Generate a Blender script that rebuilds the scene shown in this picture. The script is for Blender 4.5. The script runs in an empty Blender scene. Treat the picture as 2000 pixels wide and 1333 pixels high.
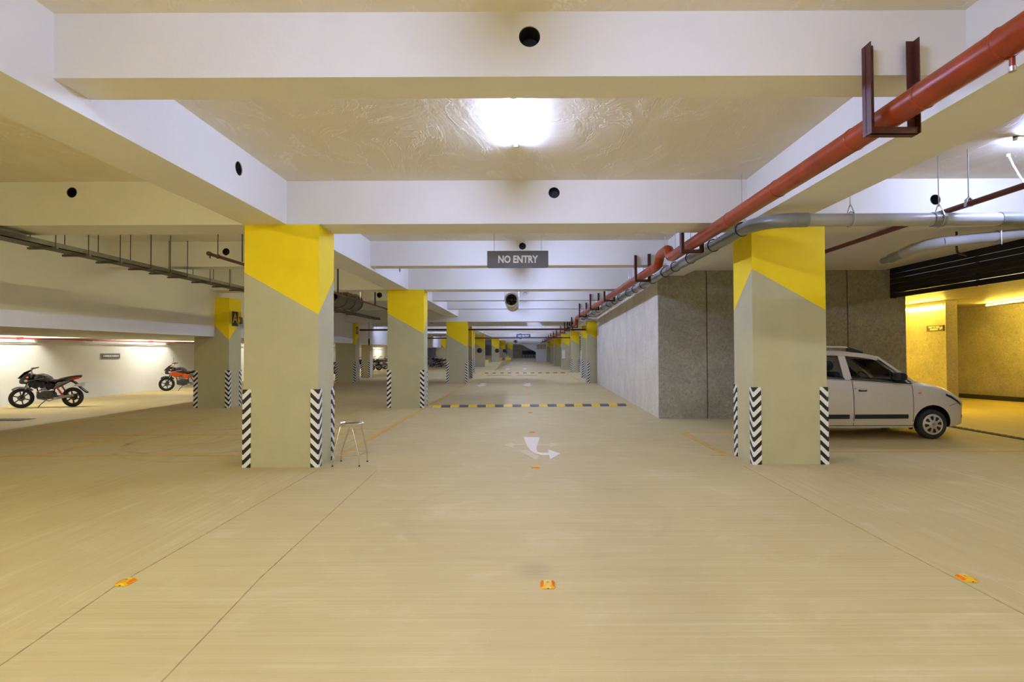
import bpy, bmesh, math, random
from mathutils import Vector, Matrix
from mathutils.geometry import tessellate_polygon
random.seed(7)
SC = bpy.context.scene
COL = SC.collection

# ---------------------------------------------------------------- camera, world, exposure
cam = bpy.data.cameras.new('camera'); cam_ob = bpy.data.objects.new('camera', cam); COL.objects.link(cam_ob)
cam.sensor_width = 36.0; cam.lens = 36.0 * 1080 / 2000; cam.shift_x = -0.01145
cam.clip_start = 0.05; cam.clip_end = 400
PITCH, ROLL = 0.0193, 0.0038
fw = Vector((0, math.cos(PITCH), math.sin(PITCH))); up = Vector((0, -math.sin(PITCH), math.cos(PITCH))); rt = Vector((1, 0, 0))
rt2 = rt * math.cos(ROLL) - up * math.sin(ROLL); up2 = rt * math.sin(ROLL) + up * math.cos(ROLL)
R = Matrix((rt2, up2, -fw)).transposed().to_4x4()
cam_ob.matrix_world = Matrix.Translation((0, 0, 1.62)) @ R
SC.camera = cam_ob
w = bpy.data.worlds.new('world'); SC.world = w; w.use_nodes = True
w.node_tree.nodes['Background'].inputs[0].default_value = (0.9, 0.92, 1, 1)
w.node_tree.nodes['Background'].inputs[1].default_value = 0.15
vs = SC.view_settings; vs.view_transform = 'Standard'; vs.look = 'None'; vs.exposure = 0.06; vs.gamma = 1.0; vs.use_curve_mapping = False
SC.cycles.max_bounces = 10; SC.cycles.diffuse_bounces = 6; SC.cycles.glossy_bounces = 4; SC.cycles.transparent_max_bounces = 8
SC.cycles.sample_clamp_indirect = 6.0
SC.cycles.use_denoising = True
SC.cycles.use_adaptive_sampling = True; SC.cycles.adaptive_threshold = 0.03
TUBE_POWER = 430.0
WARM_FILL_POWER = 1500.0
YELLOW_POWER = 330.0
TUBE_COLOR = (0.80, 0.94, 1.60)
WARM_FILL_COLOR = (1.0, 0.94, 0.50)

# ---------------------------------------------------------------- materials
def srgb(r, g, b):
    f = lambda c: c / 12.92 if c <= 0.04045 else ((c + 0.055) / 1.055) ** 2.4
    return tuple(f(v / 255.0) for v in (r, g, b)) + (1,)
class NT:
    def __init__(s, name):
        s.m = bpy.data.materials.new(name); s.m.use_nodes = True; s.t = s.m.node_tree; s.n = s.t.nodes; s.l = s.t.links
        s.b = s.n['Principled BSDF']; s.out = s.n['Material Output']
    def node(s, typ, **kw):
        x = s.n.new(typ)
        for k, v in kw.items(): setattr(x, k, v)
        return x
    def link(s, a, b): s.l.new(a, b)
    def val(s, sock, v):
        if isinstance(v, bpy.types.NodeSocket): s.link(v, sock)
        else: sock.default_value = v
    def math(s, op, a, b=0.0, c=0.0):
        x = s.node('ShaderNodeMath', operation=op)
        for i, v in enumerate((a, b, c)):
            if i < len(x.inputs): s.val(x.inputs[i], v)
        return x.outputs[0]
    def mix(s, f, a, b):
        x = s.node('ShaderNodeMix', data_type='RGBA')
        s.val(x.inputs[0], f); s.val(x.inputs[6], a); s.val(x.inputs[7], b)
        return x.outputs[2]
    def coords(s, which='Object', scale=(1, 1, 1)):
        tc = s.node('ShaderNodeTexCoord'); mp = s.node('ShaderNodeMapping'); mp.inputs['Scale'].default_value = scale
        s.link(tc.outputs[which], mp.inputs[0]); return mp.outputs[0]
    def noise(s, vec, scale, detail=3.0, rough=0.55, dist=0.0):
        x = s.node('ShaderNodeTexNoise'); s.link(vec, x.inputs['Vector'])
        x.inputs['Scale'].default_value = scale; x.inputs['Detail'].default_value = detail; x.inputs['Roughness'].default_value = rough
        x.inputs['Distortion'].default_value = dist
        return x.outputs['Fac']
    def ramp(s, f, a, b, ca=0.0, cb=1.0):
        x = s.node('ShaderNodeMapRange'); s.val(x.inputs[0], f); x.inputs[1].default_value = a; x.inputs[2].default_value = b
        x.inputs[3].default_value = ca; x.inputs[4].default_value = cb
        return x.outputs[0]
    def bump(s, h, strength, dist=0.01):
        x = s.node('ShaderNodeBump'); x.inputs['Strength'].default_value = strength; x.inputs['Distance'].default_value = dist
        s.link(h, x.inputs['Height']); s.link(x.outputs[0], s.b.inputs['Normal'])
    def fin(s, color=None, rough=0.5, metal=0.0, spec=0.5):
        if color is not None: s.val(s.b.inputs['Base Color'], color)
        s.val(s.b.inputs['Roughness'], rough); s.b.inputs['Metallic'].default_value = metal
        s.b.inputs['Specular IOR Level'].default_value = spec
        return s.m
def simple(name, c, rough=0.5, metal=0.0, var=0.12, scale=6.0, bump=0.0, spec=0.5):
    t = NT(name); n = t.noise(t.coords(), scale, 4)
    col = t.mix(t.ramp(n, 0.3, 0.7), tuple(v * (1 - var) for v in c[:3]) + (1,), tuple(min(1, v * (1 + var)) for v in c[:3]) + (1,))
    if bump: t.bump(n, bump, 0.004)
    return t.fin(col, rough, metal, spec)
def emit(name, c, s):
    t = NT(name); t.b.inputs['Base Color'].default_value = (0.8, 0.8, 0.8, 1)
    t.b.inputs['Emission Color'].default_value = c + (1,); t.b.inputs['Emission Strength'].default_value = s
    return t.m
def paint_white(name, c, streak=0.05):
    t = NT(name); co = t.coords(); n = t.noise(co, 1.3, 5, 0.6); n2 = t.noise(co, 34, 4, 0.6)
    col = t.mix(t.ramp(n, 0.3, 0.75), tuple(v * (1 - streak) for v in c[:3]) + (1,), c)
    t.bump(t.math('ADD', t.math('MULTIPLY', n, 1.5), t.math('MULTIPLY', n2, 0.25)), 0.25, 0.02)
    return t.fin(col, 0.75, 0, 0.25)
M = {}
M['white'] = paint_white('white_wall_paint', (0.78, 0.775, 0.745, 1))
def slab_mat():
    t = NT('slab_paint'); co = t.coords(); n = t.noise(co, 0.9, 5, 0.6)
    s1 = t.noise(t.coords('Object', (1.6, 0.8, 1)), 0.9, 6, 0.6, 0.8)
    col = t.mix(t.ramp(s1, 0.42, 0.62), (0.77, 0.725, 0.60, 1), (0.82, 0.775, 0.66, 1))
    vein = t.ramp(t.math('ABSOLUTE', t.math('SUBTRACT', s1, 0.5)), 0.0, 0.012, 1, 0)
    col = t.mix(t.math('MULTIPLY', vein, t.ramp(n, 0.40, 0.55)), col, (0.90, 0.88, 0.82, 1))
    t.bump(t.math('ADD', s1, t.math('MULTIPLY', vein, 0.12)), 0.5, 0.03)
    return t.fin(col, 0.6, 0, 0.3)
M['slab'] = slab_mat()
def floor_mat():
    t = NT('broomed_concrete')
    co = t.coords(); sx = t.node('ShaderNodeSeparateXYZ'); t.link(co, sx.inputs[0])
    big = t.noise(co, 0.42, 5, 0.6, 0.5); mid = t.noise(co, 1.7, 5, 0.65, 0.8)
    side = t.math('GREATER_THAN', t.math('ABSOLUTE', t.math('SUBTRACT', sx.outputs[0], 0.1)), 2.97)     # slab strips beside the lane are broomed the other way
    def streak(sc, long_, short, det, rough):
        a_ = t.noise(t.coords('Object', (long_, short, 1)), sc, det, rough, 0.15); b_ = t.noise(t.coords('Object', (short, long_, 1)), sc, det, rough, 0.15)
        m_ = t.node('ShaderNodeMix', data_type='FLOAT'); t.link(side, m_.inputs[0]); t.link(a_, m_.inputs[2]); t.link(b_, m_.inputs[3])
        return m_.outputs[0]
    st1 = streak(2.2, 0.30, 4.5, 5, 0.6); st2 = streak(2.0, 0.12, 30, 3, 0.6)
    sp = t.noise(co, 60, 2, 0.5); gr = t.noise(co, 240, 2, 0.6)
    col = t.mix(t.ramp(st1, 0.3, 0.72), srgb(190, 171, 118), srgb(202, 186, 136))
    wear = t.ramp(big, 0.38, 0.62)
    col = t.mix(t.math('MULTIPLY', t.ramp(st2, 0.54, 0.66), t.ramp(mid, 0.36, 0.66, 0.0, 0.55)), col, srgb(224, 212, 168))
    col = t.mix(t.math('MULTIPLY', t.ramp(st2, 0.46, 0.32), t.ramp(mid, 0.62, 0.4, 0.0, 0.38)), col, srgb(160, 138, 90))
    col = t.mix(t.math('MULTIPLY', wear, 0.30), col, srgb(180, 160, 112))
    col = t.mix(t.math('MULTIPLY', t.ramp(mid, 0.56, 0.72), 0.30), col, srgb(214, 202, 164))
    col = t.mix(t.math('MULTIPLY', t.ramp(gr, 0.35, 0.65), 0.12), col, srgb(150, 134, 96))
    col = t.mix(t.math('MULTIPLY', t.ramp(sp, 0.74, 0.80), 0.5), col, srgb(232, 224, 205))
    def spot(x, y, rad, strength, c):
        d = t.math('SQRT', t.math('ADD', t.math('POWER', t.math('SUBTRACT', sx.outputs[0], x), 2), t.math('POWER', t.math('SUBTRACT', sx.outputs[1], y), 2)))
        return d
    d = spot(0.07, 4.12, 0, 0, 0)
    col = t.mix(t.math('MULTIPLY', t.math('MULTIPLY', t.ramp(d, 0.02, 0.2, 1, 0), t.ramp(st2, 0.4, 0.6)), 0.7), col, srgb(140, 128, 104))
    for x, y, rad, k in ((-5.6, 10.4, 1.55, 0.34), (-5.1, 10.2, 1.95, 0.26), (-6.4, 10.9, 1.2, 0.26), (0.1, 5.6, 1.3, 0.12), (-8.2, 10.2, 2.4, 0.2)):
        d = spot(x, y, 0, 0, 0)
        ringf = t.ramp(t.math('ABSOLUTE', t.math('SUBTRACT', d, rad)), 0.02, 0.075, 1, 0)
        col = t.mix(t.math('MULTIPLY', t.math('MULTIPLY', ringf, t.ramp(mid, 0.4, 0.6)), k), col, srgb(118, 104, 76))
    t.bump(t.math('ADD', t.math('MULTIPLY', st2, 0.6), t.math('MULTIPLY', sp, 0.2)), 0.3, 0.006)
    return t.fin(col, t.ramp(st1, 0.3, 0.7, 0.62, 0.8), 0, 0.3)
M['floor'] = floor_mat()
def rough_mat(name, a, b, sc=1.0):
    t = NT(name); co = t.coords(); n = t.noise(co, 9 * sc, 7, 0.72, 1.6); n2 = t.noise(co, 1.4, 3)
    f = t.ramp(n, 0.32, 0.68)
    col = t.mix(f, a, b); col = t.mix(t.math('MULTIPLY', t.ramp(n2, 0.35, 0.7), 0.35), col, tuple(v * 0.72 for v in a[:3]) + (1,))
    t.bump(n, 0.8, 0.02)
    return t.fin(col, 0.8, 0, 0.3)
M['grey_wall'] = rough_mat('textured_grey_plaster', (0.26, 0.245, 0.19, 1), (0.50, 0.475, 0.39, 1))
M['grey_lightened'] = rough_mat('lightened_grey_plaster', (0.58, 0.535, 0.43, 1), (0.84, 0.785, 0.65, 1), 1.3)  # side-face copy of the front plaster, direct light put into its colour
M['ramp_wall'] = rough_mat('ramp_plaster', (0.34, 0.30, 0.24, 1), (0.62, 0.57, 0.48, 1), 1.6)
def column_mat(name, z0, kx, ky):
    """grey below, yellow above a painted edge that runs from the corner (object origin) over both faces"""
    t = NT(name); tc = t.node('ShaderNodeTexCoord'); sx = t.node('ShaderNodeSeparateXYZ'); t.link(tc.outputs['Object'], sx.inputs[0])
    edge = t.math('ADD', t.math('MULTIPLY', t.math('ABSOLUTE', sx.outputs[0]), kx), t.math('MULTIPLY', t.math('ABSOLUTE', sx.outputs[1]), ky))
    f = t.math('GREATER_THAN', t.math('SUBTRACT', sx.outputs[2], edge), z0)
    n = t.noise(tc.outputs['Object'], 2.4, 5, 0.6); n2 = t.noise(tc.outputs['Object'], 40, 3)
    g = t.mix(t.ramp(n, 0.3, 0.7), (0.45, 0.425, 0.255, 1), (0.50, 0.47, 0.285, 1))
    y = t.mix(t.ramp(n, 0.3, 0.7), (0.84, 0.62, 0.003, 1), (0.90, 0.68, 0.004, 1))
    col = t.mix(f, g, y)
    t.bump(n2, 0.12, 0.01)
    return t.fin(col, 0.62, 0, 0.35)
def guard_mat():
    t = NT('chevron_guard'); tc = t.node('ShaderNodeTexCoord'); sx = t.node('ShaderNodeSeparateXYZ'); t.link(tc.outputs['Object'], sx.inputs[0])
    s = t.math('SUBTRACT', sx.outputs[2], t.math('ADD', t.math('ABSOLUTE', sx.outputs[0]), t.math('ABSOLUTE', sx.outputs[1])))
    fr = t.math('FRACT', t.math('ADD', t.math('DIVIDE', s, 0.142), 5.35))
    col = t.mix(t.math('GREATER_THAN', fr, 0.52), (0.80, 0.79, 0.78, 1), (0.012, 0.012, 0.014, 1))
    return t.fin(col, 0.5, 0, 0.4)
M['guard'] = guard_mat()
M['yellow_paint'] = simple('yellow_line_paint', srgb(206, 164, 78), 0.7, 0, 0.12, 9)
M['white_paint'] = simple('white_arrow_paint', srgb(226, 214, 196), 0.7, 0, 0.06, 9)
M['faded_paint'] = simple('faded_arrow_paint', srgb(205, 188, 146), 0.75, 0, 0.04, 9)
M['joint'] = simple('joint_dark', srgb(166, 145, 98), 0.9, 0, 0.3, 12)
M['red_pipe'] = simple('red_pipe_paint', (0.25, 0.034, 0.006, 1), 0.33, 0, 0.22, 5, 0.12, 0.35)
M['red_dark'] = simple('dark_red_paint', (0.065, 0.013, 0.008, 1), 0.5, 0, 0.35, 22, 0.3)
M['red_thin'] = simple('small_red_pipe_paint', (0.11, 0.017, 0.010, 1), 0.4, 0, 0.2, 8)
M['red_wall'] = simple('red_wall_pipe_paint', (0.42, 0.03, 0.015, 1), 0.4, 0, 0.15, 8)
M['pvc'] = simple('grey_pvc', (0.20, 0.21, 0.215, 1), 0.32, 0, 0.14, 3)
M['pvc_light'] = simple('pale_pvc', (0.36, 0.37, 0.39, 1), 0.3, 0, 0.1, 3)
M['seat_brown'] = simple('polished_brown_steel', (0.30, 0.20, 0.06, 1), 0.25, 0.9, 0.2, 6)
M['black'] = simple('black_plastic', (0.015, 0.015, 0.016, 1), 0.4, 0, 0.2, 8)
M['hole'] = simple('dark_sleeve', (0.022, 0.022, 0.024, 1), 0.6, 0, 0.3, 8)
M['steel'] = simple('galvanised_steel', (0.52, 0.52, 0.51, 1), 0.35, 0.9, 0.12, 14)
M['chrome'] = simple('bright_chrome', (0.72, 0.70, 0.65, 1), 0.15, 1.0, 0.06, 10)
M['tray'] = simple('cable_tray_metal', (0.13, 0.12, 0.10, 1), 0.5, 0.3, 0.15, 14)
M['sign_grey'] = simple('sign_grey', (0.095, 0.098, 0.105, 1), 0.45, 0, 0.05, 6)
M['sign_blue'] = simple('sign_blue_grey', (0.09, 0.085, 0.16, 1), 0.45, 0, 0.05, 6)
M['letter'] = simple('sign_lettering', (0.78, 0.78, 0.76, 1), 0.5, 0, 0.03, 6)
M['yellow_rub'] = simple('yellow_rubber', (0.74, 0.50, 0.02, 1), 0.55, 0, 0.15, 20)
M['dark_rub'] = simple('dark_rubber', (0.10, 0.095, 0.10, 1), 0.6, 0, 0.2, 20)
M['yellow_stud'] = simple('yellow_stud_plastic', (0.72, 0.42, 0.003, 1), 0.4, 0, 0.1, 30)
M['orange_refl'] = simple('orange_reflector', (0.85, 0.17, 0.003, 1), 0.3, 0, 0.06, 60)
M['louvre'] = simple('black_louvre', (0.012, 0.011, 0.011, 1), 0.32, 0, 0.3, 10)
M['ramp_ceil'] = simple('ramp_ceiling', (0.55, 0.50, 0.42, 1), 0.45, 0, 0.12, 5)
M['drain'] = simple('drain_iron', (0.03, 0.028, 0.026, 1), 0.7, 0, 0.3, 20)
M['fan'] = simple('fan_grey_steel', (0.42, 0.41, 0.38, 1), 0.4, 0.3, 0.08, 8)
M['tube'] = emit('lit_tube', TUBE_COLOR, TUBE_POWER)
M['ytube'] = emit('lit_yellow_tube', (1.0, 0.70, 0.08), YELLOW_POWER)
M['ltube'] = emit('lit_louvre_tube', (1.0, 0.93, 0.80), 40.0)
M['warm_fill'] = emit('added_warm_fill', WARM_FILL_COLOR, WARM_FILL_POWER)  # emitter for added fill tubes outside the view
M['wtube'] = emit('lit_wall_tube', (1.0, 0.95, 0.82), 850.0)
M['fill_tube'] = emit('added_side_bay_fill', WARM_FILL_COLOR, WARM_FILL_POWER * 0.16)
M['soft_fill'] = emit('added_soft_fill', (1.0, 0.91, 0.50), WARM_FILL_POWER * 0.075)
M['stube'] = emit('lit_side_tube', TUBE_COLOR, TUBE_POWER * 0.65)
M['dim_warm_fill'] = emit('added_dim_warm_fill', WARM_FILL_COLOR, WARM_FILL_POWER * 0.58)
M['batten'] = simple('white_batten', (0.75, 0.75, 0.75, 1), 0.4)

# ---------------------------------------------------------------- mesh helpers
class MB:
    """collects shapes; build() links them as ONE mesh object"""
    def __init__(s): s.v = []; s.f = []; s.k = []; s.smooth = False
    def add(s, vs_, fs, k=0):
        o = len(s.v); s.v += [tuple(p) for p in vs_]
        for f in fs: s.f.append(tuple(i + o for i in f)); s.k.append(k)
        return s
    def box(s, x0, x1, y0, y1, z0, z1, k=0):
        v = [(x, y, z) for z in (z0, z1) for y in (y0, y1) for x in (x0, x1)]
        return s.add(v, [(0, 2, 3, 1), (4, 5, 7, 6), (0, 1, 5, 4), (2, 6, 7, 3), (0, 4, 6, 2), (1, 3, 7, 5)], k)
    def prism(s, pts, a, b, axis='z', k=0):
        n = len(pts)
        def P(p, h): return {'z': (p[0], p[1], h), 'y': (p[0], h, p[1]), 'x': (h, p[0], p[1])}[axis]
        v = [P(p, a) for p in pts] + [P(p, b) for p in pts]
        fs = [tuple(range(n))[::-1], tuple(range(n, 2 * n))] + [(i, (i + 1) % n, n + (i + 1) % n, n + i) for i in range(n)]
        return s.add(v, fs, k)
    def hull_box(s, lo, hi, k=0):
        """lo/hi: two quads (4 pts each) joined into a solid"""
        return s.add(list(lo) + list(hi), [(3, 2, 1, 0), (4, 5, 6, 7), (0, 1, 5, 4), (1, 2, 6, 5), (2, 3, 7, 6), (3, 0, 4, 7)], k)
    def tube(s, path, r, seg=12, cap=True, k=0):
        P = [Vector(p) for p in path]; n = len(P); rr = r if isinstance(r, (list, tuple)) else [r] * n
        T = []
        for i in range(n):
            a = (P[i] - P[i - 1]).normalized() if i > 0 else None; b = (P[i + 1] - P[i]).normalized() if i < n - 1 else None
            T.append((a + b).normalized() if a and b and (a + b).length > 1e-6 else (a or b))
        ref = Vector((0, 0, 1)) if abs(T[0].z) < 0.9 else Vector((1, 0, 0))
        u = T[0].cross(ref).normalized(); v = []
        for i in range(n):
            u = (u - T[i] * u.dot(T[i])).normalized(); w_ = T[i].cross(u)
            v += [P[i] + (u * math.cos(2 * math.pi * j / seg) + w_ * math.sin(2 * math.pi * j / seg)) * rr[i] for j in range(seg)]
        fs = [(i * seg + j, i * seg + (j + 1) % seg, (i + 1) * seg + (j + 1) % seg, (i + 1) * seg + j) for i in range(n - 1) for j in range(seg)]
        if cap: fs += [tuple(range(seg))[::-1], tuple(range((n - 1) * seg, n * seg))]
        s.smooth = True
        return s.add(v, fs, k)
    def bar(s, a, b, w_, h, k=0):
        """rectangular bar from a to b"""
        a = Vector(a); b = Vector(b); t = (b - a).normalized(); ref = Vector((0, 0, 1)) if abs(t.z) < 0.9 else Vector((0, 1, 0))
        u = t.cross(ref).normalized() * w_ / 2; q = t.cross(u.normalized()) * h / 2
        return s.hull_box([a - u - q, a + u - q, a + u + q, a - u + q], [b - u - q, b + u - q, b + u + q, b - u + q], k)
    def lathe(s, prof, c=(0, 0, 0), axis='z', seg=24, k=0, cap=True):
        """prof: list of (radius, height) along the axis"""
        v = []; n = len(prof)
        for r, h in prof:
            for j in range(seg):
                a = 2 * math.pi * j / seg; x, y = r * math.cos(a), r * math.sin(a)
                p = {'z': (x, y, h), 'y': (x, h, y), 'x': (h, x, y)}[axis]
                v.append((p[0] + c[0], p[1] + c[1], p[2] + c[2]))
        fs = [(i * seg + j, i * seg + (j + 1) % seg, (i + 1) * seg + (j + 1) % seg, (i + 1) * seg + j) for i in range(n - 1) for j in range(seg)]
        if cap and prof[0][0] > 1e-6: fs.append(tuple(range(seg))[::-1])
        if cap and prof[-1][0] > 1e-6: fs.append(tuple(range((n - 1) * seg, n * seg)))
        s.smooth = True
        return s.add(v, fs, k)
    def ring(s, c, R_, r, axis='z', seg=20, ss=6, k=0):
        v = []
        for i in range(seg):
            a = 2 * math.pi * i / seg
            for j in range(ss):
                b = 2 * math.pi * j / ss; q = R_ + r * math.cos(b); h = r * math.sin(b); x, y = q * math.cos(a), q * math.sin(a)
                p = {'z': (x, y, h), 'y': (x, h, y), 'x': (h, x, y)}[axis]
                v.append((p[0] + c[0], p[1] + c[1], p[2] + c[2]))
        fs = [(i * ss + j, i * ss + (j + 1) % ss, ((i + 1) % seg) * ss + (j + 1) % ss, ((i + 1) % seg) * ss + j) for i in range(seg) for j in range(ss)]
        s.smooth = True
        return s.add(v, fs, k)
    def ball(s, c, rx, ry=None, rz=None, seg=14, k=0):
        ry = ry or rx; rz = rz or rx; n = 8; v = []
        for i in range(n + 1):
            t = math.pi * i / n
            for j in range(seg):
                a = 2 * math.pi * j / seg
                v.append((c[0] + rx * math.sin(t) * math.cos(a), c[1] + ry * math.sin(t) * math.sin(a), c[2] + rz * math.cos(t)))
        fs = [(i * seg + j, (i + 1) * seg + j, (i + 1) * seg + (j + 1) % seg, i * seg + (j + 1) % seg) for i in range(n) for j in range(seg)]
        s.smooth = True
        return s.add(v, fs, k)
    def loft(s, rings, closed=True, cap=True, k=0):
        n = len(rings[0]); v = [p for r in rings for p in r]; m = len(rings)
        fs = [(i * n + j, i * n + (j + 1) % n, (i + 1) * n + (j + 1) % n, (i + 1) * n + j) for i in range(m - 1) for j in range(n if closed else n - 1)]
        if cap: fs += [tuple(range(n))[::-1], tuple(range((m - 1) * n, m * n))]
        s.smooth = True
        return s.add(v, fs, k)
    def move(s, fn):
        s.v = [tuple(fn(Vector(p))) for p in s.v]
        return s
    def mesh(s, name, mats):
        me = bpy.data.meshes.new(name); me.from_pydata(s.v, [], s.f)
        bm = bmesh.new(); bm.from_mesh(me); bmesh.ops.remove_doubles(bm, verts=bm.verts, dist=1e-5)
        bmesh.ops.recalc_face_normals(bm, faces=bm.faces)
        ok = len(bm.faces) == len(s.k)
        bm.to_mesh(me); bm.free()
        for m in (mats if isinstance(mats, (list, tuple)) else [mats]): me.materials.append(M[m] if isinstance(m, str) else m)
        if ok and any(s.k): me.polygons.foreach_set('material_index', s.k)
        if s.smooth:
            me.polygons.foreach_set('use_smooth', [True] * len(me.polygons)); me.set_sharp_from_angle(angle=math.radians(38))
        return me
    def build(s, name, mats, parent=None, loc=(0, 0, 0), off=None, bevel=0):
        if off is not None: s.v = [(p[0] - off[0], p[1] - off[1], p[2] - off[2]) for p in s.v]
        return link(name, s.mesh(name, mats), parent, loc, bevel)
def link(name, me, parent=None, loc=(0, 0, 0), bevel=0):
    o = bpy.data.objects.new(name, me); COL.objects.link(o); o.location = loc
    if parent is not None: o.parent = parent
    if bevel:
        b = o.modifiers.new('bevel', 'BEVEL'); b.width = bevel; b.segments = 2; b.limit_method = 'ANGLE'; b.angle_limit = math.radians(40)
    return o
def tag(o, label, cat, group=None, kind=None):
    o['label'] = label; o['category'] = cat
    if group: o['group'] = group
    if kind: o['kind'] = kind
    return o
def thing(name, label, cat, loc=(0, 0, 0), rz=0.0, group=None):
    o = bpy.data.objects.new(name, None); COL.objects.link(o); o.location = loc; o.rotation_euler = (0, 0, rz)
    o.empty_display_size = 0.1
    return tag(o, label, cat, group)
def struct(o): o['kind'] = 'structure'; return o
def copy_tree(o, parent=None):
    c = o.copy(); COL.objects.link(c)
    if parent is not None: c.parent = parent
    for ch in list(o.children): copy_tree(ch, c)
    return c
ORD = ('nearest second third fourth fifth sixth seventh eighth ninth tenth eleventh twelfth thirteenth fourteenth fifteenth sixteenth '
       'seventeenth eighteenth nineteenth twentieth twenty-first twenty-second twenty-third twenty-fourth').split()
def text_mesh(body, size, mat, parent, loc, rot=(math.pi / 2, 0, 0), bold=0.0, sx=1.0, name='lettering', depth=0.002):
    cu = bpy.data.curves.new(name, 'FONT'); cu.body = body; cu.size = size; cu.align_x = 'CENTER'; cu.align_y = 'CENTER'
    cu.offset = bold; cu.extrude = depth; cu.resolution_u = 3; cu.space_line = 0.95
    tmp = bpy.data.objects.new('tmp_text', cu); COL.objects.link(tmp); bpy.context.view_layer.update()
    me = bpy.data.meshes.new_from_object(tmp.evaluated_get(bpy.context.evaluated_depsgraph_get()))
    bpy.data.objects.remove(tmp); me.name = name; me.materials.clear(); me.materials.append(M[mat])
    o = link(name, me, parent, loc); o.rotation_euler = rot; o.scale = (sx, 1, 1)
    return o
def holed_wall(mb, u0, u1, w0, w1, a, b, holes, axis, k=0):
    """slab between planes a and b, outline u0..u1 x w0..w1, round tunnels (u, w, r) cut through it"""
    P = {'y': lambda u, h, w_: (u, h, w_), 'x': lambda u, h, w_: (h, u, w_)}[axis]
    outer = [(u0, w0), (u1, w0), (u1, w1), (u0, w1)]
    loops = [[Vector((p[0], p[1], 0)) for p in outer]]; N = 20
    for (u, w_, r) in holes: loops.append([Vector((u + r * math.cos(2 * math.pi * i / N), w_ + r * math.sin(2 * math.pi * i / N), 0)) for i in range(N)])
    flat = [p for l in loops for p in l]; tris = tessellate_polygon(loops)
    n = len(flat)
    v = [P(p.x, a, p.y) for p in flat] + [P(p.x, b, p.y) for p in flat]
    fs = [tuple(t) for t in tris] + [tuple(i + n for i in t) for t in tris]
    o = 0
    for l in loops:
        m = len(l)
        fs += [(o + i, o + (i + 1) % m, n + o + (i + 1) % m, n + o + i) for i in range(m)]
        o += m
    mb.add(v, fs, k)

# ================================================================= THE SETTING
floor = struct(MB().box(-16.2, 18, -10, 141, -0.3, 0).build('floor', 'floor'))
# painted marks and joints are thin pieces of the floor
def mark(name, pts, mat, z=0.003): return MB().prism(pts, 0.0005, z).build(name, mat, floor)
def strip(name, x0, x1, y0, y1, mat, z=0.003): return MB().box(x0, x1, y0, y1, 0.0005, z).build(name, mat, floor)
W = 0.05
for x, y0, y1 in ((-2.88, 8.7, 28.0), (-2.88, 29.2, 42), (3.14, 8.6, 11.05), (3.10, 29.5, 42), (-7.72, 8.75, 13.5), (-10.5, 10.95, 15.2), (4.6, 29.5, 40)):
    strip('parking_line', x - W, x + W, y0, y1, 'yellow_paint')
for y, x0, x1 in ((11.72, -6.2, -2.93), (10.95, -8.7, -2.93), (8.75, -9.0, -3.0), (10.15, -11.5, -7.77), (13.5, -10.45, -7.77), (11.0, 3.19, 6.2), (8.62, 2.9, 3.09), (8.88, 4.4, 8.9), (19.3, -8.6, -2.93)):
    strip('parking_line', x0, x1, y - W * 0.8, y + W * 0.8, 'yellow_paint')
mark('turn_arrow', [(-0.006, 10.493), (0.298, 10.457), (0.219, 9.494), (0.2, 9.183), (0.217, 8.931), (0.274, 8.869), (0.392, 8.867), (0.397, 9.157), (0.577, 8.783), (0.391, 8.32), (0.39, 8.67), (0.289, 8.672), (0.177, 8.792), (0.107, 9.057), (0.049, 9.498)], 'white_paint', 0.005)
for g in ([(-0.366, 9.624), (-0.187, 9.887), (-0.183, 9.701), (0.026, 9.711), (0.03, 9.615), (-0.181, 9.573), (-0.176, 9.322)],
          [(0.244, 9.691), (0.465, 9.686), (0.47, 9.872), (0.61, 9.626), (0.414, 9.354), (0.439, 9.559), (0.237, 9.596)],
          [(-0.097, 9.104), (0.07, 9.1), (0.106, 8.974), (0.175, 8.713), (0.252, 8.616), (0.173, 8.289)]):
    mark('faded_arrow', g, 'faded_paint', 0.0025)
AR = [(-0.17, 28.5), (0.17, 28.5), (0.09, 27.05), (0.25, 27.05), (0, 25.6), (-0.25, 27.05), (-0.09, 27.05)]
for dx, dy in ((-2.05, 0), (0.19, 0), (-1.5, 24.5), (0.1, 24.5), (-1.7, 51), (0.1, 51)):
    mark('lane_arrow', [(x + dx, y + dy) for x, y in AR], 'white_paint', 0.004)
for pts in ([(-1.74, 2.2), (-1.90, 4.0), (-2.02, 7.6)], [(-2.66, 2.4), (-2.85, 3.9), (-2.85, 7.7)], [(3.06, 2.2), (3.05, 4.6), (3.08, 7.8)]):
    for a, b in zip(pts, pts[1:]):
        MB().bar((a[0], a[1], 0.001), (b[0], b[1], 0.001), 0.007, 0.003).build('floor_joint', 'joint', floor)
for y in (20.6,):
    strip('floor_joint', -2.7, 3.05, y - 0.005, y + 0.005, 'joint', 0.002)

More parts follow.
